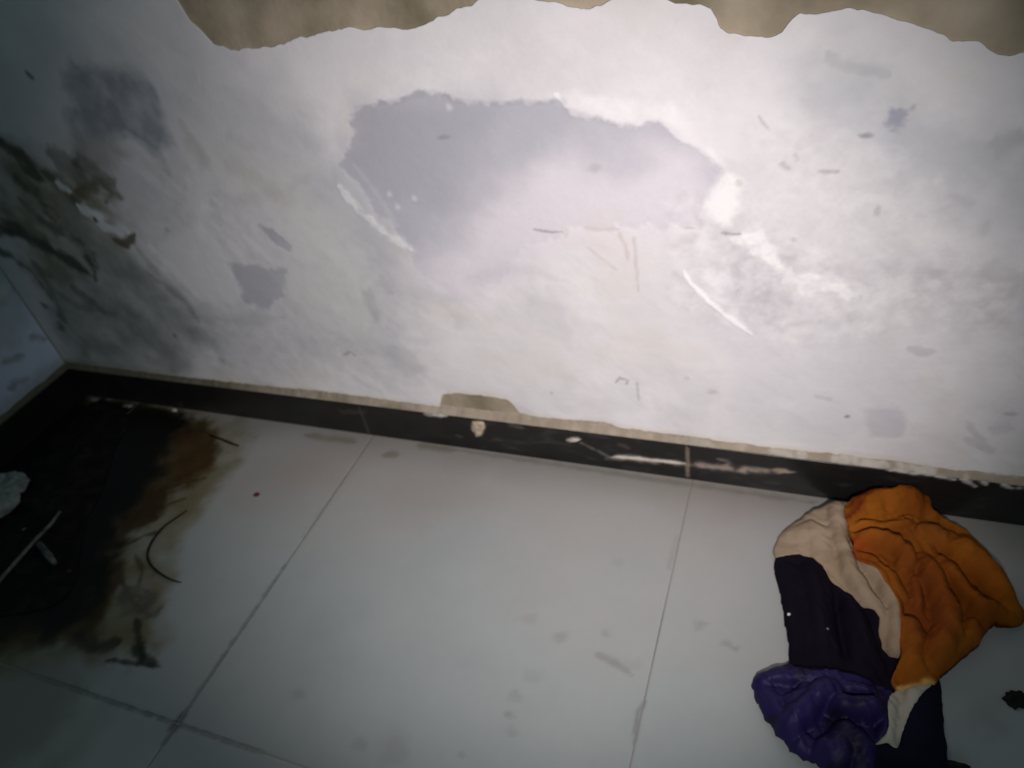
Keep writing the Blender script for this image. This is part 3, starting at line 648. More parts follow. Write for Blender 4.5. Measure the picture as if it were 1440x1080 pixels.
def skirt_paint(P):
    p = Paint(P, (30, 29, 28))
    x, z = P[:, 0], P[:, 1]
    al = np.arange(len(P))
    n1, n2 = fbm(x, z, 0.10, 4, 501), fbm(x * 0.35, z, 0.012, 3, 502)
    p.c += (n1 * 5 + n2 * 3)[:, None]
    p.put(al, sstep(0.25, 0.9, n2 + 0.5 * n1) * 0.25 * sstep(1.0, 1.5, x), (84, 80, 76))
    g = (206, 196, 182)
    p.line([(1.198, 0.0997), (1.231, 0.1), (1.261, 0.1022)], 0.005, (170, 172, 168), 0.8, warp=0.8, seed=503)
    p.poly([(1.326, 0.0963), (1.356, 0.1009), (1.358, 0.0833), (1.341, 0.0531), (1.327, 0.0461), (1.32, 0.0682)], (188, 172, 148), 0.9, 0.003, 0.002, 0.01, seed=504)
    p.line([(1.553, 0.0708), (1.569, 0.0801), (1.585, 0.0807)], 0.006, g, 0.85, seed=505)
    p.line([(1.583, 0.0715), (1.622, 0.0518), (1.653, 0.0352)], 0.003, (110, 104, 98), 0.7, warp=0.9, seed=506)
    p.line([(1.639, 0.0305), (1.685, 0.0435), (1.748, 0.0442), (1.816, 0.0484), (1.868, 0.0498), (1.939, 0.0531), (2.027, 0.0644)], 0.0075, (186, 166, 152), 0.75, warp=0.6, soft=0.95, broken=0.3, seed=507)
    p.line([(1.653, 0.0397), (1.717, 0.0449), (1.816, 0.0484)], 0.004, (214, 206, 194), 0.95, warp=0.5, seed=508)
    p.line([(1.953, 0.0621), (1.994, 0.0639), (2.031, 0.0652)], 0.0045, (150, 136, 116), 0.7, warp=0.9, seed=509)
    for jx, a in ((JX + 0.8, 0.85), (JX, 0.25)):
        p.line([(jx, 0.004), (jx + 0.0005, 0.05), (jx, 0.1)], 0.0022, (150, 132, 112), a, warp=0.3, seed=540)
    p.line([(1.417, 0.0971), (1.451, 0.0937)], 0.006, (96, 88, 80), 0.5, seed=510)
    p.line([(1.669, 0.082), (1.695, 0.0736)], 0.006, (90, 84, 76), 0.5, seed=511)
    p.line([(1.882, 0.0757), (1.907, 0.0701), (1.896, 0.0575)], 0.004, (140, 130, 116), 0.6, warp=0.9, seed=512)
    p.line([(1.27, 0.0413), (1.288, 0.0372)], 0.005, (84, 76, 66), 0.6, seed=513)
    p.line([(1.363, 0.0453), (1.389, 0.0449)], 0.004, (80, 70, 62), 0.6, seed=514)
    for k, ln in enumerate(([(2.315, 0.1029), (2.332, 0.0951), (2.34, 0.0891)], [(2.346, 0.1055), (2.357, 0.0946)], [(2.379, 0.105), (2.397, 0.0955), (2.412, 0.1026)], [(2.195, 0.1037), (2.254, 0.104), (2.307, 0.0995)])):
        p.line(ln, 0.004, (200, 192, 186), 0.85, warp=0.9, seed=530 + k)
    p.poly([(0.9497, 0.0774), (1.037, 0.0876), (1.032, 0.0727), (0.9554, 0.0637)], (70, 66, 58), 0.5, 0.004, 0.003, 0.01, seed=515)
    return p


def skirt_tile(x0, x1, step, to_world, parent, paint=True):
    g = 0.0003
    x0 += g; x1 -= g
    nx = max(4, int((x1 - x0) / step))
    xs = np.concatenate([[x0, x0, x0 + 0.001], np.linspace(x0 + 0.001, x1 - 0.001, nx)[1:-1], [x1 - 0.001, x1, x1]])
    zs = np.concatenate([[0.0003, 0.0003], np.linspace(0.0015, SH - 0.002, 36), [SH - 0.0004, SH, SH]])
    X, Z = np.meshgrid(xs, zs, indexing='ij')
    D = np.full_like(X, SK)
    D[:, 1] -= 0.001; D[:, -2] -= 0.002; D[:, -3] -= 0.0006
    D[1, :] -= 0.0004; D[-2, :] -= 0.0004
    D[:, 0] = 0.001; D[:, -1] = 0.001
    D[0, :] = 0.001; D[-1, :] = 0.001
    P = np.c_[X.ravel(), Z.ravel()]
    if paint:
        p = skirt_paint(P)
        c = p.c
    else:
        c = np.tile((27.0, 26.0, 26.0), (len(P), 1)) + (fbm(P[:, 0], P[:, 1], 0.08, 3, 520) * 4)[:, None]
    V = to_world(P[:, 0], D.ravel(), P[:, 1])
    me = np_mesh('skirting_tile', V, grid_faces(len(xs), len(zs)), c)
    return link('skirting_tile', me, M_black, parent)


bw = lambda a, d, z: np.c_[a, -d, z]
back_tiles = []
for a, b in ((SK, JX - 0.8), (JX - 0.8, JX), (JX, JX + 0.8), (JX + 0.8, JX + 1.6), (JX + 1.6, 3.6)):
    back_tiles.append(skirt_tile(a, b, 0.005, bw, base_back))
lw = lambda a, d, z: np.c_[d, a, z]
for a, b in ((-0.78, -SK), (-1.58, -0.78), (-2.38, -1.58)):
    skirt_tile(a, b, 0.02, lw, base_left, False)


def mortar(u0, u1, to_world, parent, seed):
    """uneven mortar bead lying on top of the skirting, against the wall"""
    us = np.arange(u0, u1, 0.004)
    prof = np.array([(0.0, SH - 0.002), (SK - 0.0025, SH - 0.002), (SK - 0.0015, SH + 0.0006), (0.010, SH + 0.0045), (0.0062, SH + 0.0085), (0.0035, SH + 0.014), (0.0, SH + 0.018)])
    n = fbm(us, us * 0, 0.035, 4, seed)
    n2 = fbm(us, us * 0 + 4, 0.012, 3, seed + 5)
    V = []
    for k, (d, z) in enumerate(prof):
        dd = d + (0.0012 * n2 if 1 < k < 6 else 0) * (1 if k > 2 else 0.6)
        zz = z + (0.0022 * n if k > 2 else 0) + (0.0008 * n2 if k > 1 else 0)
        V.append(to_world(us, np.full(len(us), 0.0) + dd, np.full(len(us), 0.0) + zz))
    V = np.stack(V, 1).reshape(-1, 3)
    uu = np.repeat(us, len(prof))
    vv = np.tile(np.arange(len(prof)) * 0.006, len(us))
    p = Paint(np.c_[uu, vv], (160, 147, 130))
    al = np.arange(len(uu))
    m1, m2 = fbm(uu, vv, 0.08, 4, seed + 20), fbm(uu, vv, 0.02, 3, seed + 21)
    p.c += (m2 * 12)[:, None]
    p.put(al, sstep(1.1, 0.4, uu + 0.25 * m1) * 0.75, (78, 77, 62))  # light fall-off painted in: the bead darkens towards the corner
    p.put(al, sstep(0.2, 0.7, m1) * 0.5, (120, 108, 92))
    p.put(al, sstep(1.75, 2.15, uu + 0.2 * m1) * sstep(-0.2, 0.5, m2 + m1) * 0.7, (196, 190, 182))
    me = np_mesh('mortar_bead', V, grid_faces(len(us), len(prof)), p.c)
    return tag(link('mortar_bead', me, M_mortar, parent), 'tan mortar bead along the top of the black skirting')


mortar(0.0, 3.6, bw, base_back, 601)
mortar(-2.3, 0.0, lw, base_left, 611)


def splash(pts, depth, mat, parent, name, seed, lift=0.0):
    """small lump with an irregular outline, standing proud of the skirting face (x, z given)"""
    pts = np.asarray(pts, float)
    c = pts.mean(0)
    n = 18
    V, F = [], []
    rings = ((1.0, -0.0005), (0.96, depth * 0.45), (0.7, depth * 0.85), (0.35, depth), )
    th = np.linspace(0, 2 * np.pi, n, endpoint=False)
    cl = np.vstack([pts, pts[:1]])
    seg = np.r_[0, np.cumsum(np.hypot(*np.diff(cl, axis=0).T))]
    s = np.linspace(0, seg[-1], n, endpoint=False)
    ring = np.c_[np.interp(s, seg, cl[:, 0]), np.interp(s, seg, cl[:, 1])]
    for k, (r, d) in enumerate(rings):
        for q in ring:
            p = c + (q - c) * r
            V.append((p[0], -SK - d - lift, p[1]))
    V.append((c[0], -SK - depth - lift, c[1]))
    bm = bmesh.new()
    bv = [bm.verts.new(v) for v in V]
    for k in range(len(rings) - 1):
        for i in range(n):
            bm.faces.new((bv[k * n + i], bv[k * n + (i + 1) % n], bv[(k + 1) * n + (i + 1) % n], bv[(k + 1) * n + i]))
    for i in range(n):
        bm.faces.new((bv[(len(rings) - 1) * n + i], bv[(len(rings) - 1) * n + (i + 1) % n], bv[-1]))
    for f in bm.faces:
        f.smooth = True
    bmesh.ops.recalc_face_normals(bm, faces=bm.faces[:])
    me = bpy.data.meshes.new(name)
    bm.to_mesh(me)
    bm.free()
    return link(name, me, mat, parent)


M_drip = mottled('mortar_drip', [(150, 134, 110), (184, 168, 144), (204, 190, 168)], 60, 0.85, 0.15, 0.4)
tag(splash([(1.328, 0.0943), (1.356, 0.0986), (1.356, 0.083), (1.341, 0.0555), (1.329, 0.0488), (1.325, 0.0711)], 0.003, M_drip, back_tiles[1], 'mortar_drip', 1), 'tan mortar drip')
tag(splash([(1.555, 0.0711), (1.569, 0.0823), (1.585, 0.0807), (1.578, 0.0728), (1.564, 0.0683)], 0.002, M_chip, back_tiles[1], 'mortar_drip', 2), 'pale mortar fleck')
tag(splash([(1.22, 0.1006), (1.244, 0.1064), (1.261, 0.1022), (1.245, 0.0952)], 0.002, M_chip, back_tiles[1], 'mortar_drip', 3), 'pale paint fleck')

# ------------------------------------------------------------------ the cloth
# One crumpled cloth of three stripes; each stripe is a part. The body's height field is shared by the lower stripes.


def resample(pts, step):
    pts = np.asarray(pts, float)
    cl = np.vstack([pts, pts[:1]])
    seg = np.r_[0, np.cumsum(np.hypot(np.diff(cl[:, 0]), np.diff(cl[:, 1])))]
    n = max(8, int(seg[-1] / step))
    s = np.linspace(0, seg[-1], n, endpoint=False)
    return np.stack([np.interp(s, seg, cl[:, k]) for k in range(pts.shape[1])], 1)


def chaikin(pts, n=2):
    pts = np.asarray(pts, float)
    for _ in range(n):
        q = np.roll(pts, -1, 0)
        pts = np.stack([pts * 0.75 + q * 0.25, pts * 0.25 + q * 0.75], 1).reshape(-1, pts.shape[1])
    return pts


def folds_height(P, folds):
    h = np.zeros(len(P))
    for pts, wd, amp, kind in folds:
        wd, amp = wd * 0.78, amp * 1.7
        d, s, t = line_dist(P, pts)
        tp = sstep(0, 0.2, t) * (1 - sstep(0.8, 1.0, t))
        tp = 0.15 + 0.85 * tp
        if kind == 'r':
            h += amp * tp * np.exp(-(d / wd) ** 2)
        else:                                     # a lip: steep on one side, easy on the other
            sharp = np.exp(-(d / (wd * 0.28)) ** 2)
            easy = np.exp(-(d / (wd * 1.4)) ** 2)
            left = s > 0
            if kind == 'sl':
                h += amp * tp * np.where(left, easy, sharp)
            else:
                h += amp * tp * np.where(left, sharp, easy)
    return h


def tubes_height(P, tubes, seed):
    h = np.zeros(len(P))
    wob = fbm(P[:, 0], P[:, 1], 0.03, 3, 760 + int(seed * 100))
    for k, (pts, wd, amp) in enumerate(tubes):
        d, s, t = line_dist(P, pts)
        e = np.clip(np.minimum(t, 1 - t) * 4 + 0.25, 0, 1)
        d = d * (1 + 0.22 * wob)
        h = np.maximum(h, amp * np.sqrt(e) * np.clip(1 - (d / wd) ** 2, 0, 1) ** 0.62)
    return h


def edge_interp(P, out):
    """inverse-distance blend of the outline's own heights"""
    o = out[::max(1, len(out) // 60)]
    d2 = ((P[:, None, :2] - o[None, :, :2]) ** 2).sum(-1) + 1e-7
    wgt = d2 ** -1.3
    return (wgt * o[None, :, 2]).sum(1) / wgt.sum(1)


def cloth_panel(name, outline, height, colour, mat, parent, step=0.0033, thick=0.005, floorz=0.0006, wobble=0.003):
    out = resample(outline, step)
    wx, wy = fbm(out[:, 0], out[:, 1], 0.03, 4, 771), fbm(out[:, 0], out[:, 1], 0.03, 4, 772)
    out[:, 0] += wobble * wx
    out[:, 1] += wobble * wy
    nb = len(out)
    lo, hi = out[:, :2].min(0), out[:, :2].max(0)
    gx, gy = np.meshgrid(np.arange(lo[0], hi[0], step), np.arange(lo[1], hi[1], step), indexing='ij')
    G = np.c_[gx.ravel(), gy.ravel()] + rng.uniform(-0.15, 0.15, (gx.size, 2)) * step
    G = G[inside(G, out)]
    d, _, _ = line_dist(G, out, True)
    G = G[d > step * 0.6]
    P = np.vstack([out[:, :2], G])
    vs, es, fs, *_ = delaunay_2d_cdt([Vector(q) for q in P], [], [list(range(nb))], 1, 1e-7)
    P = np.array([(v.x, v.y) for v in vs])
    F = np.array([f for f in fs if len(f) == 3], np.int32)
    a, b, c = P[F[:, 0]], P[F[:, 1]], P[F[:, 2]]
    flip = ((b - a)[:, 0] * (c - a)[:, 1] - (b - a)[:, 1] * (c - a)[:, 0]) < 0
    F[flip] = F[flip][:, ::-1]
    z = np.maximum(height(P), floorz + 0.0015)
    col = colour(P, z)
    zb = np.maximum(z - thick, floorz)
    n = len(P)
    V = np.vstack([np.c_[P, z], np.c_[P, zb]])
    # rim: edges used once
    E = np.vstack([F[:, [0, 1]], F[:, [1, 2]], F[:, [2, 0]]])
    key = np.sort(E, 1)
    _, inv, cnt = np.unique(key, axis=0, return_inverse=True, return_counts=True)
    R = E[cnt[inv.ravel()] == 1]
    F2 = np.vstack([F, F[:, ::-1] + n, np.c_[R[:, 1], R[:, 0], R[:, 0] + n], np.c_[R[:, 1], R[:, 0] + n, R[:, 1] + n]])
    me = np_mesh(name, V, F2, np.vstack([col, col]))
    return link(name, me, mat, parent)


cloth = bpy.data.objects.new('crumpled_cloth', None)
COL.objects.link(cloth)
tag(cloth, 'crumpled dirty cloth of orange, cream and dark purple stripes heaped against the black skirting', 'cloth')

# outline of the body (everything below the orange stripe), with heights of its rim
U = chaikin([(2.111, -0.0483, 0.03), (2.083, -0.0667, 0.022), (2.058, -0.0831, 0.016), (2.035, -0.1058, 0.01), (2.014, -0.1316, 0.006), (2.006, -0.1591, 0.004), (2.008, -0.2017, 0.004), (2.015, -0.2384, 0.004), (2.026, -0.2786, 0.004), (2.036, -0.3282, 0.004), (2.044, -0.3699, 0.004), (2.045, -0.4045, 0.005), (2.021, -0.4224, 0.005), (1.996, -0.437, 0.004), (1.994, -0.4551, 0.004), (2.004, -0.4816, 0.004), (2.017, -0.5063, 0.004), (2.035, -0.5285, 0.004), (2.057, -0.5472, 0.005), (2.072, -0.5566, 0.006), (2.094, -0.5615, 0.006), (2.101, -0.571, 0.006), (2.131, -0.5943, 0.006), (2.204, -0.5812, 0.006), (2.276, -0.5485, 0.005), (2.274, -0.5132, 0.004), (2.274, -0.4675, 0.004), (2.273, -0.4236, 0.004), (2.271, -0.3733, 0.005), (2.293, -0.3121, 0.012), (2.292, -0.1974, 0.02), (2.28, -0.1099, 0.03), (2.208, -0.046, 0.04)], 2)
UO = resample(U, 0.006)
UO[:, :2] += 0.003 * np.c_[fbm(UO[:, 0], UO[:, 1], 0.03, 4, 771), fbm(UO[:, 0], UO[:, 1], 0.03, 4, 772)]

body_folds = [
    # upper navy: broad soft folds
    ([(2.067, -0.2018, 0.03), (2.085, -0.2883, 0.03), (2.096, -0.378, 0.03)], 0.018, 0.008, 'r'),
    ([(2.038, -0.2569, 0.02), (2.056, -0.3336, 0.02), (2.068, -0.4047, 0.02)], 0.012, -0.004, 'r'),
    ([(2.124, -0.2616, 0.03), (2.151, -0.3169, 0.03), (2.167, -0.3753, 0.03)], 0.014, 0.007, 'r'),
    ([(2.115, -0.2579, 0.03), (2.125, -0.3339, 0.03), (2.134, -0.3937, 0.03)], 0.010, -0.005, 'r'),
]
# round folds: centre line, half width, height; the cloth lies over the highest of them, so it creases between
body_tubes = [
    ([(2.109, -0.0502, 0.03), (2.118, -0.1469, 0.04), (2.138, -0.2181, 0.04), (2.167, -0.2699, 0.04), (2.195, -0.3124, 0.04)], 0.017, 0.016),
    ([(2.159, -0.192, 0.04), (2.189, -0.2301, 0.04), (2.207, -0.2771, 0.04), (2.207, -0.3459, 0.04)], 0.014, 0.018),
    ([(2.041, -0.1372, 0.02), (2.065, -0.1293, 0.025), (2.087, -0.1388, 0.03), (2.096, -0.1953, 0.03)], 0.024, 0.010),
    ([(2.037, -0.2327, 0.02), (2.05, -0.3126, 0.02), (2.064, -0.3957, 0.02)], 0.030, 0.010),
    ([(2.077, -0.2184, 0.03), (2.094, -0.3087, 0.03), (2.105, -0.4011, 0.03)], 0.026, 0.013),
    ([(2.138, -0.2757, 0.03), (2.151, -0.3276, 0.03), (2.167, -0.3853, 0.03)], 0.024, 0.012),
    ([(1.998, -0.4445, 0.01), (2.029, -0.4365, 0.025), (2.064, -0.4317, 0.035), (2.106, -0.4249, 0.035), (2.157, -0.4225, 0.03)], 0.018, 0.014),
    ([(2.036, -0.5434, 0.03), (2.057, -0.5151, 0.035), (2.078, -0.4863, 0.04), (2.099, -0.458, 0.04), (2.124, -0.4408, 0.04)], 0.022, 0.026),
    ([(2.107, -0.4707, 0.04), (2.134, -0.4739, 0.04), (2.159, -0.4677, 0.035), (2.184, -0.4553, 0.03)], 0.019, 0.026),
    ([(2.12, -0.4352, 0.04), (2.147, -0.4388, 0.04), (2.177, -0.4389, 0.035)], 0.012, 0.016),
    ([(2.098, -0.5743, 0.025), (2.118, -0.5473, 0.03), (2.137, -0.5181, 0.035), (2.157, -0.5319, 0.03), (2.163, -0.5558, 0.025)], 0.026, 0.022),
    ([(2.008, -0.4728, 0.015), (2.032, -0.5117, 0.02), (2.057, -0.5403, 0.02), (2.083, -0.5576, 0.015)], 0.024, 0.012),
    ([(2.049, -0.4914, 0.03), (2.07, -0.4671, 0.035), (2.083, -0.4446, 0.035)], 0.016, 0.012),
    ([(2.197, -0.4413, 0.03), (2.19, -0.4763, 0.025), (2.188, -0.5114, 0.02)], 0.014, 0.010),
    ([(2.242, -0.4082, 0.02), (2.235, -0.4618, 0.02), (2.238, -0.5212, 0.02)], 0.028, 0.010),
    ([(2.175, -0.527, 0.02), (2.204, -0.5258, 0.02), (2.236, -0.5241, 0.02)], 0.016, 0.010),
]


def body_h(P):
    d, _, _ = line_dist(P, UO, True)
    ins = inside(P, UO)
    d = np.where(ins, d, 0)
    t = np.clip(d / 0.05, 0, 1)
    dome = np.sqrt(np.clip(1 - (1 - t) ** 2, 0, 1))
    z = edge_interp(P, UO) * np.where(ins, 1, 0) + 0.014 * dome
    z += 1.45 * tubes_height(P, body_tubes, 0.35) * dome ** 0.7
    z += folds_height(P, body_folds) * (0.15 + 0.85 * dome)
    n = fbm(P[:, 0] * 1.6 + P[:, 1], P[:, 1] - 0.5 * P[:, 0], 0.05, 3, 701)
    z += 0.0018 * n * dome
    z += 0.0018 * (1 - 2 * np.abs(fbm(P[:, 0] * 2 + P[:, 1] * 1.2, P[:, 1], 0.03, 2, 702))) * dome
    return np.where(ins, z, 0.0)


def flat_colour(base, var, scale=0.06, seed=0, dirt=None, da=0.5):
    def f(P, z):
        c = np.tile(np.asarray(base, float), (len(P), 1))
        c += (fbm(P[:, 0], P[:, 1], scale, 4, seed) * var)[:, None]
        if dirt is not None:  # blotches of a second tone: stains on the cream, painted fold shade on the purple
            m = sstep(0.15, 0.9, fbm(P[:, 0], P[:, 1], scale * 0.8, 4, seed + 9)) * da
            c = c * (1 - m[:, None]) + np.asarray(dirt, float) * m[:, None]
        return c
    return f


# dark stripe, upper half
navy = cloth_panel('dark_stripe',
                   [(2.012, -0.1919, 0.006), (2.029, -0.1885, 0.015), (2.053, -0.1848, 0.022), (2.072, -0.1916, 0.028), (2.091, -0.2053, 0.03), (2.106, -0.23, 0.033), (2.123, -0.2477, 0.035), (2.141, -0.2639, 0.035), (2.154, -0.2835, 0.035), (2.171, -0.2905, 0.035), (2.182, -0.3023, 0.036), (2.184, -0.3232, 0.036), (2.189, -0.3454, 0.036), (2.2, -0.3578, 0.036), (2.212, -0.3616, 0.036), (2.223, -0.3709, 0.03), (2.214, -0.4022, 0.03), (2.203, -0.4203, 0.03), (2.182, -0.4295, 0.03), (2.146, -0.4132, 0.035), (2.109, -0.4202, 0.035), (2.057, -0.4335, 0.03), (2.045, -0.4065, 0.006), (2.045, -0.3698, 0.004), (2.036, -0.3281, 0.004), (2.026, -0.2785, 0.004), (2.015, -0.2383, 0.004), (2.009, -0.2029, 0.004)],
                   body_h, flat_colour((19, 14, 26), 3, 0.05, 801), M_navy, cloth)
tag(navy, 'very dark navy upper stripe')
# dark purple lower end
purple = cloth_panel('dark_stripe',
                     [(2.045, -0.4072, 0.008), (2.021, -0.4224, 0.005), (1.996, -0.4375, 0.004), (1.994, -0.455, 0.004), (2.004, -0.4815, 0.004), (2.018, -0.5062, 0.004), (2.036, -0.5284, 0.004), (2.057, -0.5467, 0.005), (2.073, -0.5561, 0.006), (2.094, -0.561, 0.006), (2.103, -0.5705, 0.006), (2.131, -0.5923, 0.006), (2.171, -0.5845, 0.01), (2.172, -0.5408, 0.02), (2.172, -0.5167, 0.022), (2.187, -0.4997, 0.026), (2.191, -0.4724, 0.03), (2.196, -0.4328, 0.03), (2.202, -0.4206, 0.032), (2.181, -0.4189, 0.036), (2.145, -0.4138, 0.04), (2.109, -0.4198, 0.04), (2.077, -0.4253, 0.035)],
                     lambda P: body_h(P) + 0.002 + 0.0022 * (1 - 2 * np.abs(fbm((P[:, 0] + P[:, 1]) * 0.45, P[:, 1] - P[:, 0], 0.022, 3, 733))), flat_colour((31, 22, 68), 5, 0.07, 811, (17, 13, 32), 0.85), M_purple, cloth)  # dark second tone paints in the shade between the bright folds
tag(purple, 'bright purple folded lower end')
navy2 = cloth_panel('dark_stripe',
                    [(2.254, -0.3957, 0.02), (2.271, -0.374, 0.006), (2.273, -0.4237, 0.004), (2.273, -0.4676, 0.004), (2.273, -0.5133, 0.004), (2.275, -0.5468, 0.005), (2.204, -0.5781, 0.006), (2.17, -0.5847, 0.01), (2.171, -0.541, 0.02), (2.172, -0.5175, 0.022), (2.189, -0.5124, 0.02), (2.203, -0.5164, 0.02), (2.211, -0.4882, 0.02), (2.221, -0.4592, 0.02), (2.237, -0.4278, 0.02)],
                    body_h, flat_colour((20, 18, 36), 3, 0.05, 821), M_navy, cloth)
tag(navy2, 'dark navy lower right corner')
cream = cloth_panel('cream_stripe',
                    [(2.012, -0.1919, 0.006), (2.007, -0.1756, 0.004), (2.008, -0.1519, 0.004), (2.015, -0.132, 0.006), (2.036, -0.1056, 0.01), (2.059, -0.0829, 0.016), (2.083, -0.0672, 0.022), (2.111, -0.0497, 0.03), (2.136, -0.0478, 0.035), (2.159, -0.1046, 0.04), (2.168, -0.1681, 0.04), (2.202, -0.2212, 0.04), (2.222, -0.2623, 0.04), (2.224, -0.3251, 0.038), (2.223, -0.3647, 0.036), (2.212, -0.3616, 0.036), (2.2, -0.3578, 0.036), (2.189, -0.3454, 0.036), (2.184, -0.3232, 0.036), (2.182, -0.3023, 0.036), (2.171, -0.2905, 0.035), (2.154, -0.2835, 0.035), (2.141, -0.2639, 0.035), (2.123, -0.2477, 0.035), (2.106, -0.23, 0.033), (2.091, -0.2053, 0.03), (2.072, -0.1916, 0.028), (2.053, -0.1848, 0.022), (2.029, -0.1885, 0.015)],
                    lambda P: body_h(P) + 0.0012, flat_colour((158, 138, 116), 8, 0.05, 831, (136, 112, 88), 0.55), M_cream, cloth)
tag(cream, 'stained cream middle stripe')
cream2 = cloth_panel('cream_stripe',
                     [(2.198, -0.4253, 0.03), (2.23, -0.3999, 0.025), (2.255, -0.3907, 0.02), (2.253, -0.3988, 0.02), (2.237, -0.4278, 0.02), (2.221, -0.4592, 0.02), (2.211, -0.4882, 0.02), (2.203, -0.5164, 0.02), (2.189, -0.5124, 0.02), (2.172, -0.5167, 0.022), (2.187, -0.4997, 0.026), (2.191, -0.4724, 0.03), (2.195, -0.4353, 0.03)],
                     lambda P: body_h(P) + 0.0015, flat_colour((168, 164, 150), 8, 0.05, 841, (120, 118, 84), 0.5), M_cream, cloth)
tag(cream2, 'grey-cream tapering end of the middle stripe')

# orange stripe, heaped on the body and leaning on the skirting
O = [(2.124, -0.0756, 0.05), (2.143, -0.0477, 0.055), (2.167, -0.0246, 0.055), (2.192, -0.0095, 0.055), (2.221, -0.0052, 0.055), (2.245, -0.0107, 0.052), (2.266, -0.0138, 0.045), (2.277, -0.0211, 0.04), (2.275, -0.0402, 0.035), (2.291, -0.0443, 0.03), (2.308, -0.05, 0.025), (2.327, -0.0574, 0.02), (2.343, -0.0683, 0.016), (2.36, -0.0874, 0.012), (2.375, -0.11, 0.009), (2.385, -0.1336, 0.007), (2.391, -0.1642, 0.006), (2.393, -0.1925, 0.006), (2.402, -0.2091, 0.005), (2.409, -0.2177, 0.004), (2.405, -0.2354, 0.004), (2.392, -0.2455, 0.005), (2.375, -0.25, 0.008), (2.357, -0.2543, 0.01), (2.346, -0.267, 0.009), (2.338, -0.2882, 0.008), (2.324, -0.3096, 0.008), (2.304, -0.3328, 0.009), (2.284, -0.3558, 0.014), (2.272, -0.373, 0.02), (2.263, -0.3906, 0.022), (2.25, -0.3973, 0.026), (2.231, -0.4081, 0.03), (2.213, -0.4189, 0.034), (2.201, -0.4138, 0.038), (2.2, -0.403, 0.04), (2.208, -0.3842, 0.042), (2.213, -0.3594, 0.044), (2.213, -0.3329, 0.046), (2.212, -0.2961, 0.046), (2.211, -0.2736, 0.046), (2.2, -0.2552, 0.048), (2.187, -0.2309, 0.05), (2.174, -0.2125, 0.05), (2.161, -0.2035, 0.05), (2.147, -0.1921, 0.052), (2.141, -0.1741, 0.052), (2.139, -0.1507, 0.052), (2.132, -0.1285, 0.052), (2.127, -0.1066, 0.052)]
O = chaikin(O, 1)
OO = resample(O, 0.006)
OO[:, :2] += 0.003 * np.c_[fbm(OO[:, 0], OO[:, 1], 0.03, 4, 771), fbm(OO[:, 0], OO[:, 1], 0.03, 4, 772)]
orange_tubes = [
    ([(2.142, -0.0942, 0.06), (2.181, -0.0591, 0.07), (2.225, -0.0382, 0.07), (2.263, -0.0374, 0.06)], 0.034, 0.030),
    ([(2.131, -0.1236, 0.06), (2.17, -0.122, 0.07), (2.212, -0.1074, 0.07), (2.256, -0.0683, 0.06)], 0.017, 0.022),
    ([(2.142, -0.1551, 0.06), (2.175, -0.152, 0.065), (2.208, -0.1538, 0.065), (2.227, -0.1762, 0.065), (2.225, -0.1971, 0.06)], 0.021, 0.032),
    ([(2.148, -0.1821, 0.05), (2.178, -0.1899, 0.055), (2.195, -0.217, 0.055), (2.207, -0.2443, 0.055), (2.211, -0.2718, 0.05)], 0.022, 0.014),
    ([(2.236, -0.1908, 0.055), (2.241, -0.2231, 0.055), (2.244, -0.2577, 0.05), (2.242, -0.2797, 0.045)], 0.013, 0.012),
    ([(2.257, -0.166, 0.065), (2.267, -0.2047, 0.065), (2.275, -0.2383, 0.06), (2.285, -0.27, 0.055), (2.286, -0.3027, 0.05), (2.273, -0.3346, 0.045), (2.257, -0.3612, 0.04)], 0.024, 0.034),
    ([(2.285, -0.1593, 0.06), (2.299, -0.2003, 0.06), (2.319, -0.2303, 0.05), (2.344, -0.2486, 0.04), (2.378, -0.2438, 0.02)], 0.021, 0.030),
    ([(2.3, -0.1029, 0.045), (2.332, -0.1337, 0.045), (2.358, -0.1685, 0.04), (2.373, -0.1938, 0.03), (2.383, -0.2164, 0.02)], 0.030, 0.028),
    ([(2.239, -0.1119, 0.06), (2.271, -0.1009, 0.055), (2.307, -0.1069, 0.045)], 0.024, 0.020),
    ([(2.219, -0.2855, 0.045), (2.231, -0.3128, 0.045), (2.236, -0.3411, 0.045), (2.228, -0.3713, 0.045), (2.247, -0.3883, 0.035)], 0.024, 0.018),
    ([(2.308, -0.2726, 0.04), (2.324, -0.2864, 0.03), (2.31, -0.3188, 0.03), (2.287, -0.3502, 0.025)], 0.028, 0.018),
]
orange_folds = [
    ([(2.136, -0.1346, 0.06), (2.16, -0.1361, 0.065), (2.182, -0.1376, 0.07), (2.208, -0.1335, 0.07)], 0.006, -0.010, 'r'),
    ([(2.223, -0.0829, 0.07), (2.238, -0.0866, 0.07), (2.251, -0.0784, 0.06)], 0.008, -0.010, 'r'),
    ([(2.186, -0.0983, 0.07), (2.204, -0.0983, 0.07), (2.215, -0.0942, 0.07)], 0.007, -0.006, 'r'),
    ([(2.288, -0.2085, 0.05), (2.304, -0.2353, 0.045), (2.322, -0.2523, 0.04)], 0.006, -0.012, 'r'),
    ([(2.209, -0.2751, 0.045), (2.233, -0.2878, 0.04), (2.263, -0.3049, 0.04)], 0.012, -0.012, 'r'),
    ([(2.148, -0.1713, 0.05), (2.171, -0.1731, 0.055), (2.191, -0.1933, 0.055), (2.213, -0.2096, 0.055)], 0.006, -0.010, 'r'),
]


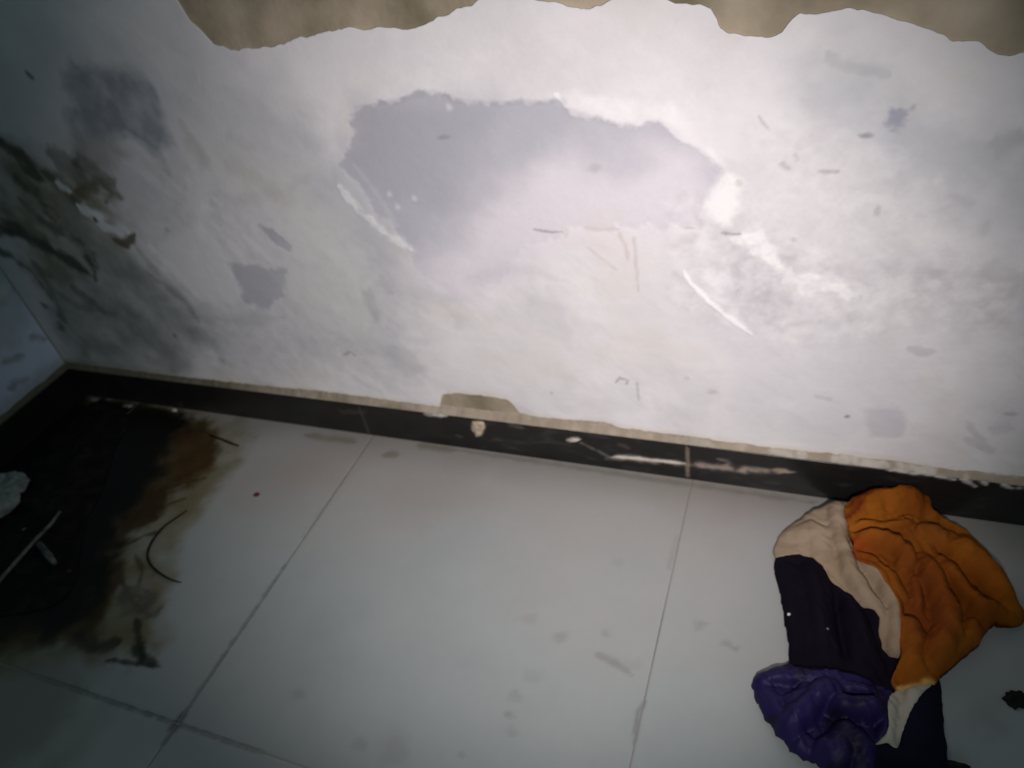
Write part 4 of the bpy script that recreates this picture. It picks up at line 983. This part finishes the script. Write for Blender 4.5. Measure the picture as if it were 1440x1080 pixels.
def orange_h(P):
    d, _, _ = line_dist(P, OO, True)
    t = np.clip(d / 0.022, 0, 1)
    dome = np.sqrt(np.clip(1 - (1 - t) ** 2, 0, 1))
    z = edge_interp(P, OO) * (1 - 0.45 * dome) + 0.006 * dome + 1.6 * tubes_height(P, orange_tubes, 0.7) * (0.25 + 0.75 * dome) + folds_height(P, orange_folds) * (0.2 + 0.8 * dome)
    n = fbm(P[:, 0] + P[:, 1] * 0.6, P[:, 1] * 1.7 - P[:, 0], 0.045, 3, 711)
    z += (0.002 * n + 0.0028 * (1 - 2 * np.abs(fbm(P[:, 0] * 1.5 - P[:, 1], P[:, 1], 0.032, 2, 712)))) * dome
    return np.maximum(z, body_h(P) + 0.004)


def orange_colour(P, z):
    p = Paint(P, (148, 84, 25))
    p.c += (fbm(P[:, 0], P[:, 1], 0.06, 4, 851) * 9)[:, None] * np.array([1, 0.9, 0.5])
    m = sstep(-0.1, 0.9, fbm(P[:, 0], P[:, 1], 0.09, 4, 852)) * 0.55
    p.put(np.arange(len(P)), m, (108, 52, 18))
    p.poly([(2.129, -0.0766), (2.145, -0.0488), (2.173, -0.0183), (2.201, -0.0043), (2.206, -0.02), (2.184, -0.0451), (2.162, -0.0698), (2.151, -0.0958), (2.132, -0.1154)], (92, 32, 14), 0.8, 0.012, 0.012, 0.02, mottle=0.5, seed=853)
    p.poly([(2.142, -0.1546), (2.166, -0.1605), (2.176, -0.1762), (2.16, -0.2009), (2.145, -0.1903)], (146, 58, 26), 0.6, 0.015, 0.01, 0.02, seed=854)
    p.poly([(2.231, -0.1779), (2.261, -0.1712), (2.279, -0.2654), (2.274, -0.3204), (2.228, -0.3434), (2.212, -0.2875)], (112, 54, 26), 0.6, 0.03, 0.02, 0.04, seed=855)
    p.poly([(2.225, -0.084), (2.292, -0.0775), (2.308, -0.104), (2.274, -0.1259), (2.228, -0.1285)], (136, 78, 34), 0.6, 0.02, 0.015, 0.03, seed=856)
    p.line([(2.207, -0.418), (2.225, -0.4175), (2.247, -0.4024), (2.263, -0.393)], 0.006, (222, 176, 110), 0.8, seed=857)
    return p.c


orange = cloth_panel('orange_stripe', O, orange_h, orange_colour, M_orange, cloth, step=0.0027, thick=0.02)
tag(orange, 'orange stripe stained red-brown')


# ------------------------------------------------------------------ litter
def lump_mesh(name, c, rx, ry, h, seed, rot=0.0, segs=14, rings=5, flat=0.0, jag=0.25, z0=0.0):
    """irregular little solid lying on the floor: ragged outline, domed top, flat foot"""
    r = np.random.default_rng(seed)
    th = np.linspace(0, 2 * np.pi, segs, endpoint=False)
    rad = 1 + jag * (r.random(segs) * 2 - 1)
    V, F = [], []
    ca, sa = math.cos(rot), math.sin(rot)
    prof = [(1.0, 0.0)] + [(math.cos(a), flat + (1 - flat) * math.sin(a)) for a in np.linspace(0.12, 1.35, rings)]
    for (q, zz) in prof:
        for k in range(segs):
            x, y = rx * q * rad[k] * math.cos(th[k]), ry * q * rad[k] * math.sin(th[k])
            V.append((c[0] + x * ca - y * sa, c[1] + x * sa + y * ca, z0 + max(0, h * zz * (1 + 0.15 * (r.random() - .5)))))
    V.append((c[0], c[1], z0 + h))
    V.append((c[0], c[1], z0))
    n = segs
    bm = bmesh.new()
    bv = [bm.verts.new(v) for v in V]
    for j in range(len(prof) - 1):
        for i in range(n):
            bm.faces.new((bv[j * n + i], bv[j * n + (i + 1) % n], bv[(j + 1) * n + (i + 1) % n], bv[(j + 1) * n + i]))
    m = (len(prof) - 1) * n
    for i in range(n):
        bm.faces.new((bv[m + i], bv[m + (i + 1) % n], bv[-2]))
        bm.faces.new((bv[(i + 1) % n], bv[i], bv[-1]))
    for f in bm.faces:
        f.smooth = True
    me = bpy.data.meshes.new(name)
    bm.to_mesh(me)
    bm.free()
    return me


def tube_mesh(name, pts, radii, sides=8, bend=None):
    pts = [Vector(p) for p in pts]
    bm = bmesh.new()
    prev = None
    for i, p in enumerate(pts):
        t = (pts[min(i + 1, len(pts) - 1)] - pts[max(i - 1, 0)]).normalized()
        u = t.cross(Vector((0, 0, 1))).normalized()
        v = u.cross(t)
        ring = [bm.verts.new(p + (u * math.cos(a) + v * math.sin(a)) * radii[i]) for a in np.linspace(0, 2 * math.pi, sides, endpoint=False)]
        if prev:
            for k in range(sides):
                bm.faces.new((prev[k], prev[(k + 1) % sides], ring[(k + 1) % sides], ring[k]))
        else:
            bm.faces.new(ring[::-1])
        prev = ring
    bm.faces.new(prev)
    for f in bm.faces:
        f.smooth = True
    bmesh.ops.recalc_face_normals(bm, faces=bm.faces[:])
    me = bpy.data.meshes.new(name)
    bm.to_mesh(me)
    bm.free()
    return me


# black dirt heaped in the corner
HEAP = chaikin(np.array([(0.0444, -0.0341), (0.1791, -0.0385), (0.276, -0.0969), (0.3016, -0.194), (0.3894, -0.3101), (0.4339, -0.4323), (0.5135, -0.5229), (0.568, -0.5839), (0.5736, -0.6387), (0.5132, -0.6715), (0.4532, -0.697), (0.3502, -0.7438), (0.0742, -0.6537)]), 2)
HEAP[:, 0] = np.maximum(HEAP[:, 0], SK + 0.002)
HEAP[:, 1] = np.minimum(HEAP[:, 1], -SK - 0.002)


def heap_h(P):
    d, _, _ = line_dist(P, HEAP, True)
    t = sstep(0, 0.12, d + 0.03 * fbm(P[:, 0], P[:, 1], 0.05, 3, 903))
    return 0.0008 + t * (0.010 + 0.012 * np.abs(fbm(P[:, 0], P[:, 1], 0.06, 4, 901)) + 0.004 * fbm(P[:, 0], P[:, 1], 0.02, 3, 902))


heap = cloth_panel('dirt_heap', np.c_[HEAP, np.zeros(len(HEAP))], heap_h, lambda P, z: np.zeros((len(P), 3)), M_sludge, None, step=0.007, thick=0.05)
tag(heap, 'black wet dirt heaped on the tiles in the left corner', 'dirt', kind='stuff')


def rest_at(ends, r):
    """height of the axis of a straight stick that rests on the highest lumps under it"""
    q = resample(np.vstack([ends, ends[::-1]]), 0.004)
    q = q[inside(q, HEAP)]
    return float(heap_h(q).max()) + r + 0.001


def top_at(q):
    return float(heap_h(np.array([q]))[0]) if inside(np.array([q]), HEAP)[0] else 0.0


# crumpled scrap
sc = [(0.0477, -0.4034), (0.0628, -0.3745), (0.0902, -0.3508), (0.147, -0.3475), (0.1882, -0.3601), (0.1986, -0.3833), (0.2044, -0.407), (0.2273, -0.4314), (0.2249, -0.4651), (0.2099, -0.4961), (0.1752, -0.5104)]
sc = np.array(sc)


def scrap_h(P):
    d, _, _ = line_dist(P, sc, True)
    return heap_h(P) * 0.6 + 0.022 + 0.010 * sstep(0, 0.02, d) + 0.008 * fbm(P[:, 0], P[:, 1], 0.03, 3, 911)


scrap = cloth_panel('paper_scrap', np.c_[sc, np.zeros(len(sc))], scrap_h, lambda P, z: np.zeros((len(P), 3)), M_paper, None, step=0.004, thick=0.005)
tag(scrap, 'crumpled grey paper scrap lying on the black dirt', 'paper')

# pale stick over the dirt
ends = [(0.3956, -0.6494), (0.387, -0.5822), (0.3798, -0.5169), (0.3781, -0.4668), (0.3682, -0.4302)]
t = link('stick', tube_mesh('stick', [(q[0], q[1], rest_at(ends, 0.005)) for q in ends], [0.004, 0.0048, 0.0045, 0.0042, 0.003]), M_stick)
tag(t, 'pale straight stick lying across the black dirt', 'stick')
ends = [(0.3952, -0.5221), (0.4552, -0.5463), (0.4877, -0.5592)]
t = link('stick', tube_mesh('stick', [(q[0], q[1], rest_at(ends, 0.008)) for q in ends], [0.007, 0.008, 0.005]), M_stick)
tag(t, 'short stubby grey stick touching the pale straight stick', 'stick')
q = [(0.5203, -0.5598)][0]
t = link('crumb', lump_mesh('crumb', q, 0.006, 0.005, 0.006, 5, z0=top_at(q) - 0.001), M_red)
tag(t, 'small reddish crumb on the black dirt right of the pale stick', 'crumb')
q = [(0.3003, -0.4903)][0]
t = link('crumb', lump_mesh('crumb', q, 0.008, 0.004, 0.006, 6, 0.6, z0=top_at(q) - 0.001), M_stick)
tag(t, 'small grey crumb on the black dirt between paper scrap and pale stick', 'crumb')

# chips of plaster at the foot of the skirting
for k, (q, rx, ry, lab) in enumerate(zip([(0.0644, -0.0276), (0.2035, -0.0345), (0.3757, -0.0191)], (0.016, 0.018, 0.010), (0.008, 0.007, 0.006), (
        'grey plaster chip at the skirting foot nearest the wall corner', 'flat grey plaster chip at the skirting foot, middle one of three',
        'whitest plaster chip at the skirting foot, furthest from the wall corner'))):
    z0 = max(0.0, top_at(q) - 0.002)
    y = min(q[1], -SK - ry - 0.004)
    t = link('plaster_chip', lump_mesh('plaster_chip', (q[0], y), rx, ry, 0.007, 20 + k, 0.1, z0=z0), M_chip if k == 2 else M_stick)
    tag(t, lab, 'chip', 'plaster chips at the skirting foot')

# twigs, thread, crumbs
ends = [(0.5621, -0.0996), (0.6099, -0.1079), (0.6503, -0.117), (0.6764, -0.1204)]
t = link('twig', tube_mesh('twig', [(q[0], q[1], 0.0032) for q in ends], [0.0018, 0.003, 0.0032, 0.0018]), M_twig)
tag(t, 'short dark brown twig on the tile at the spill edge', 'twig')
ends = chaikin(np.array([(0.6888, -0.3334), (0.6758, -0.3655), (0.6609, -0.3995), (0.6638, -0.4374), (0.6758, -0.4701), (0.6973, -0.4915), (0.7307, -0.5076), (0.769, -0.518), (0.8009, -0.522), (0.8237, -0.5204)]), 1)[:-2]
r = 0.0008 + 0.0022 * np.sin(np.linspace(0.2, np.pi - 0.2, len(ends)))
t = link('thread', tube_mesh('thread', [(q[0], q[1], 0.0006 + rr) for q, rr in zip(ends, r)], r, 6), M_twig)
tag(t, 'dark curved thread lying on the tile right of the spill', 'thread')
q = [(0.8343, -0.26)][0]
t = link('crumb', lump_mesh('crumb', q, 0.0075, 0.005, 0.006, 31, 0.3), M_red)
tag(t, 'small dark red crumb alone on the pale tile', 'crumb')

# dark leaf scrap at the right edge
def leaf_mesh():
    pts = np.array([(2.356, -0.3802), (2.362, -0.3738), (2.362, -0.3691), (2.368, -0.3688), (2.369, -0.3636), (2.377, -0.3652), (2.383, -0.3612), (2.389, -0.3644), (2.398, -0.3583), (2.406, -0.3634), (2.418, -0.3684), (2.406, -0.3763), (2.4, -0.3872), (2.392, -0.3835), (2.384, -0.3891), (2.377, -0.3864), (2.371, -0.3949), (2.368, -0.3899), (2.362, -0.3879), (2.361, -0.3835)])
    return pts


lf = leaf_mesh()


def leaf_h(P):
    d, _, _ = line_dist(P, lf, True)
    return 0.003 + 0.005 * sstep(0, 0.012, d) + 0.002 * fbm(P[:, 0], P[:, 1], 0.015, 3, 921)


t = cloth_panel('dark_leaf', np.c_[lf, np.zeros(len(lf))], leaf_h, lambda P, z: np.zeros((len(P), 3)), M_leaf, None, step=0.003, thick=0.01)
t.name = 'leaf_scrap'
tag(t, 'dark ragged leaf scrap on the floor at right edge', 'leaf')
q = [(2.288, -0.5095)][0]
t = link('rag_scrap', lump_mesh('rag_scrap', q, 0.022, 0.010, 0.010, 41, -0.1, segs=20), M_leaf)
tag(t, 'small black rag scrap beside the lower dark end of the cloth', 'rag')
# lint on the dark stripe
for q, rr, lab in (([(2.042, -0.3164, 0.02)][0], 0.0035, 'brighter white lint speck near the left edge of the dark stripe'),
                   ([(2.102, -0.3492, 0.035)][0], 0.0026, 'fainter lint speck in the middle of the dark stripe')):
    z = float(body_h(np.array([q[:2]]))[0])
    t = link('lint_speck', lump_mesh('lint_speck', q, rr, rr * 0.8, 0.003, 51, segs=10, rings=3, z0=z - 0.0006), M_lint if rr > 0.003 else M_stick)
    tag(t, lab, 'lint', 'white lint on the dark stripe')
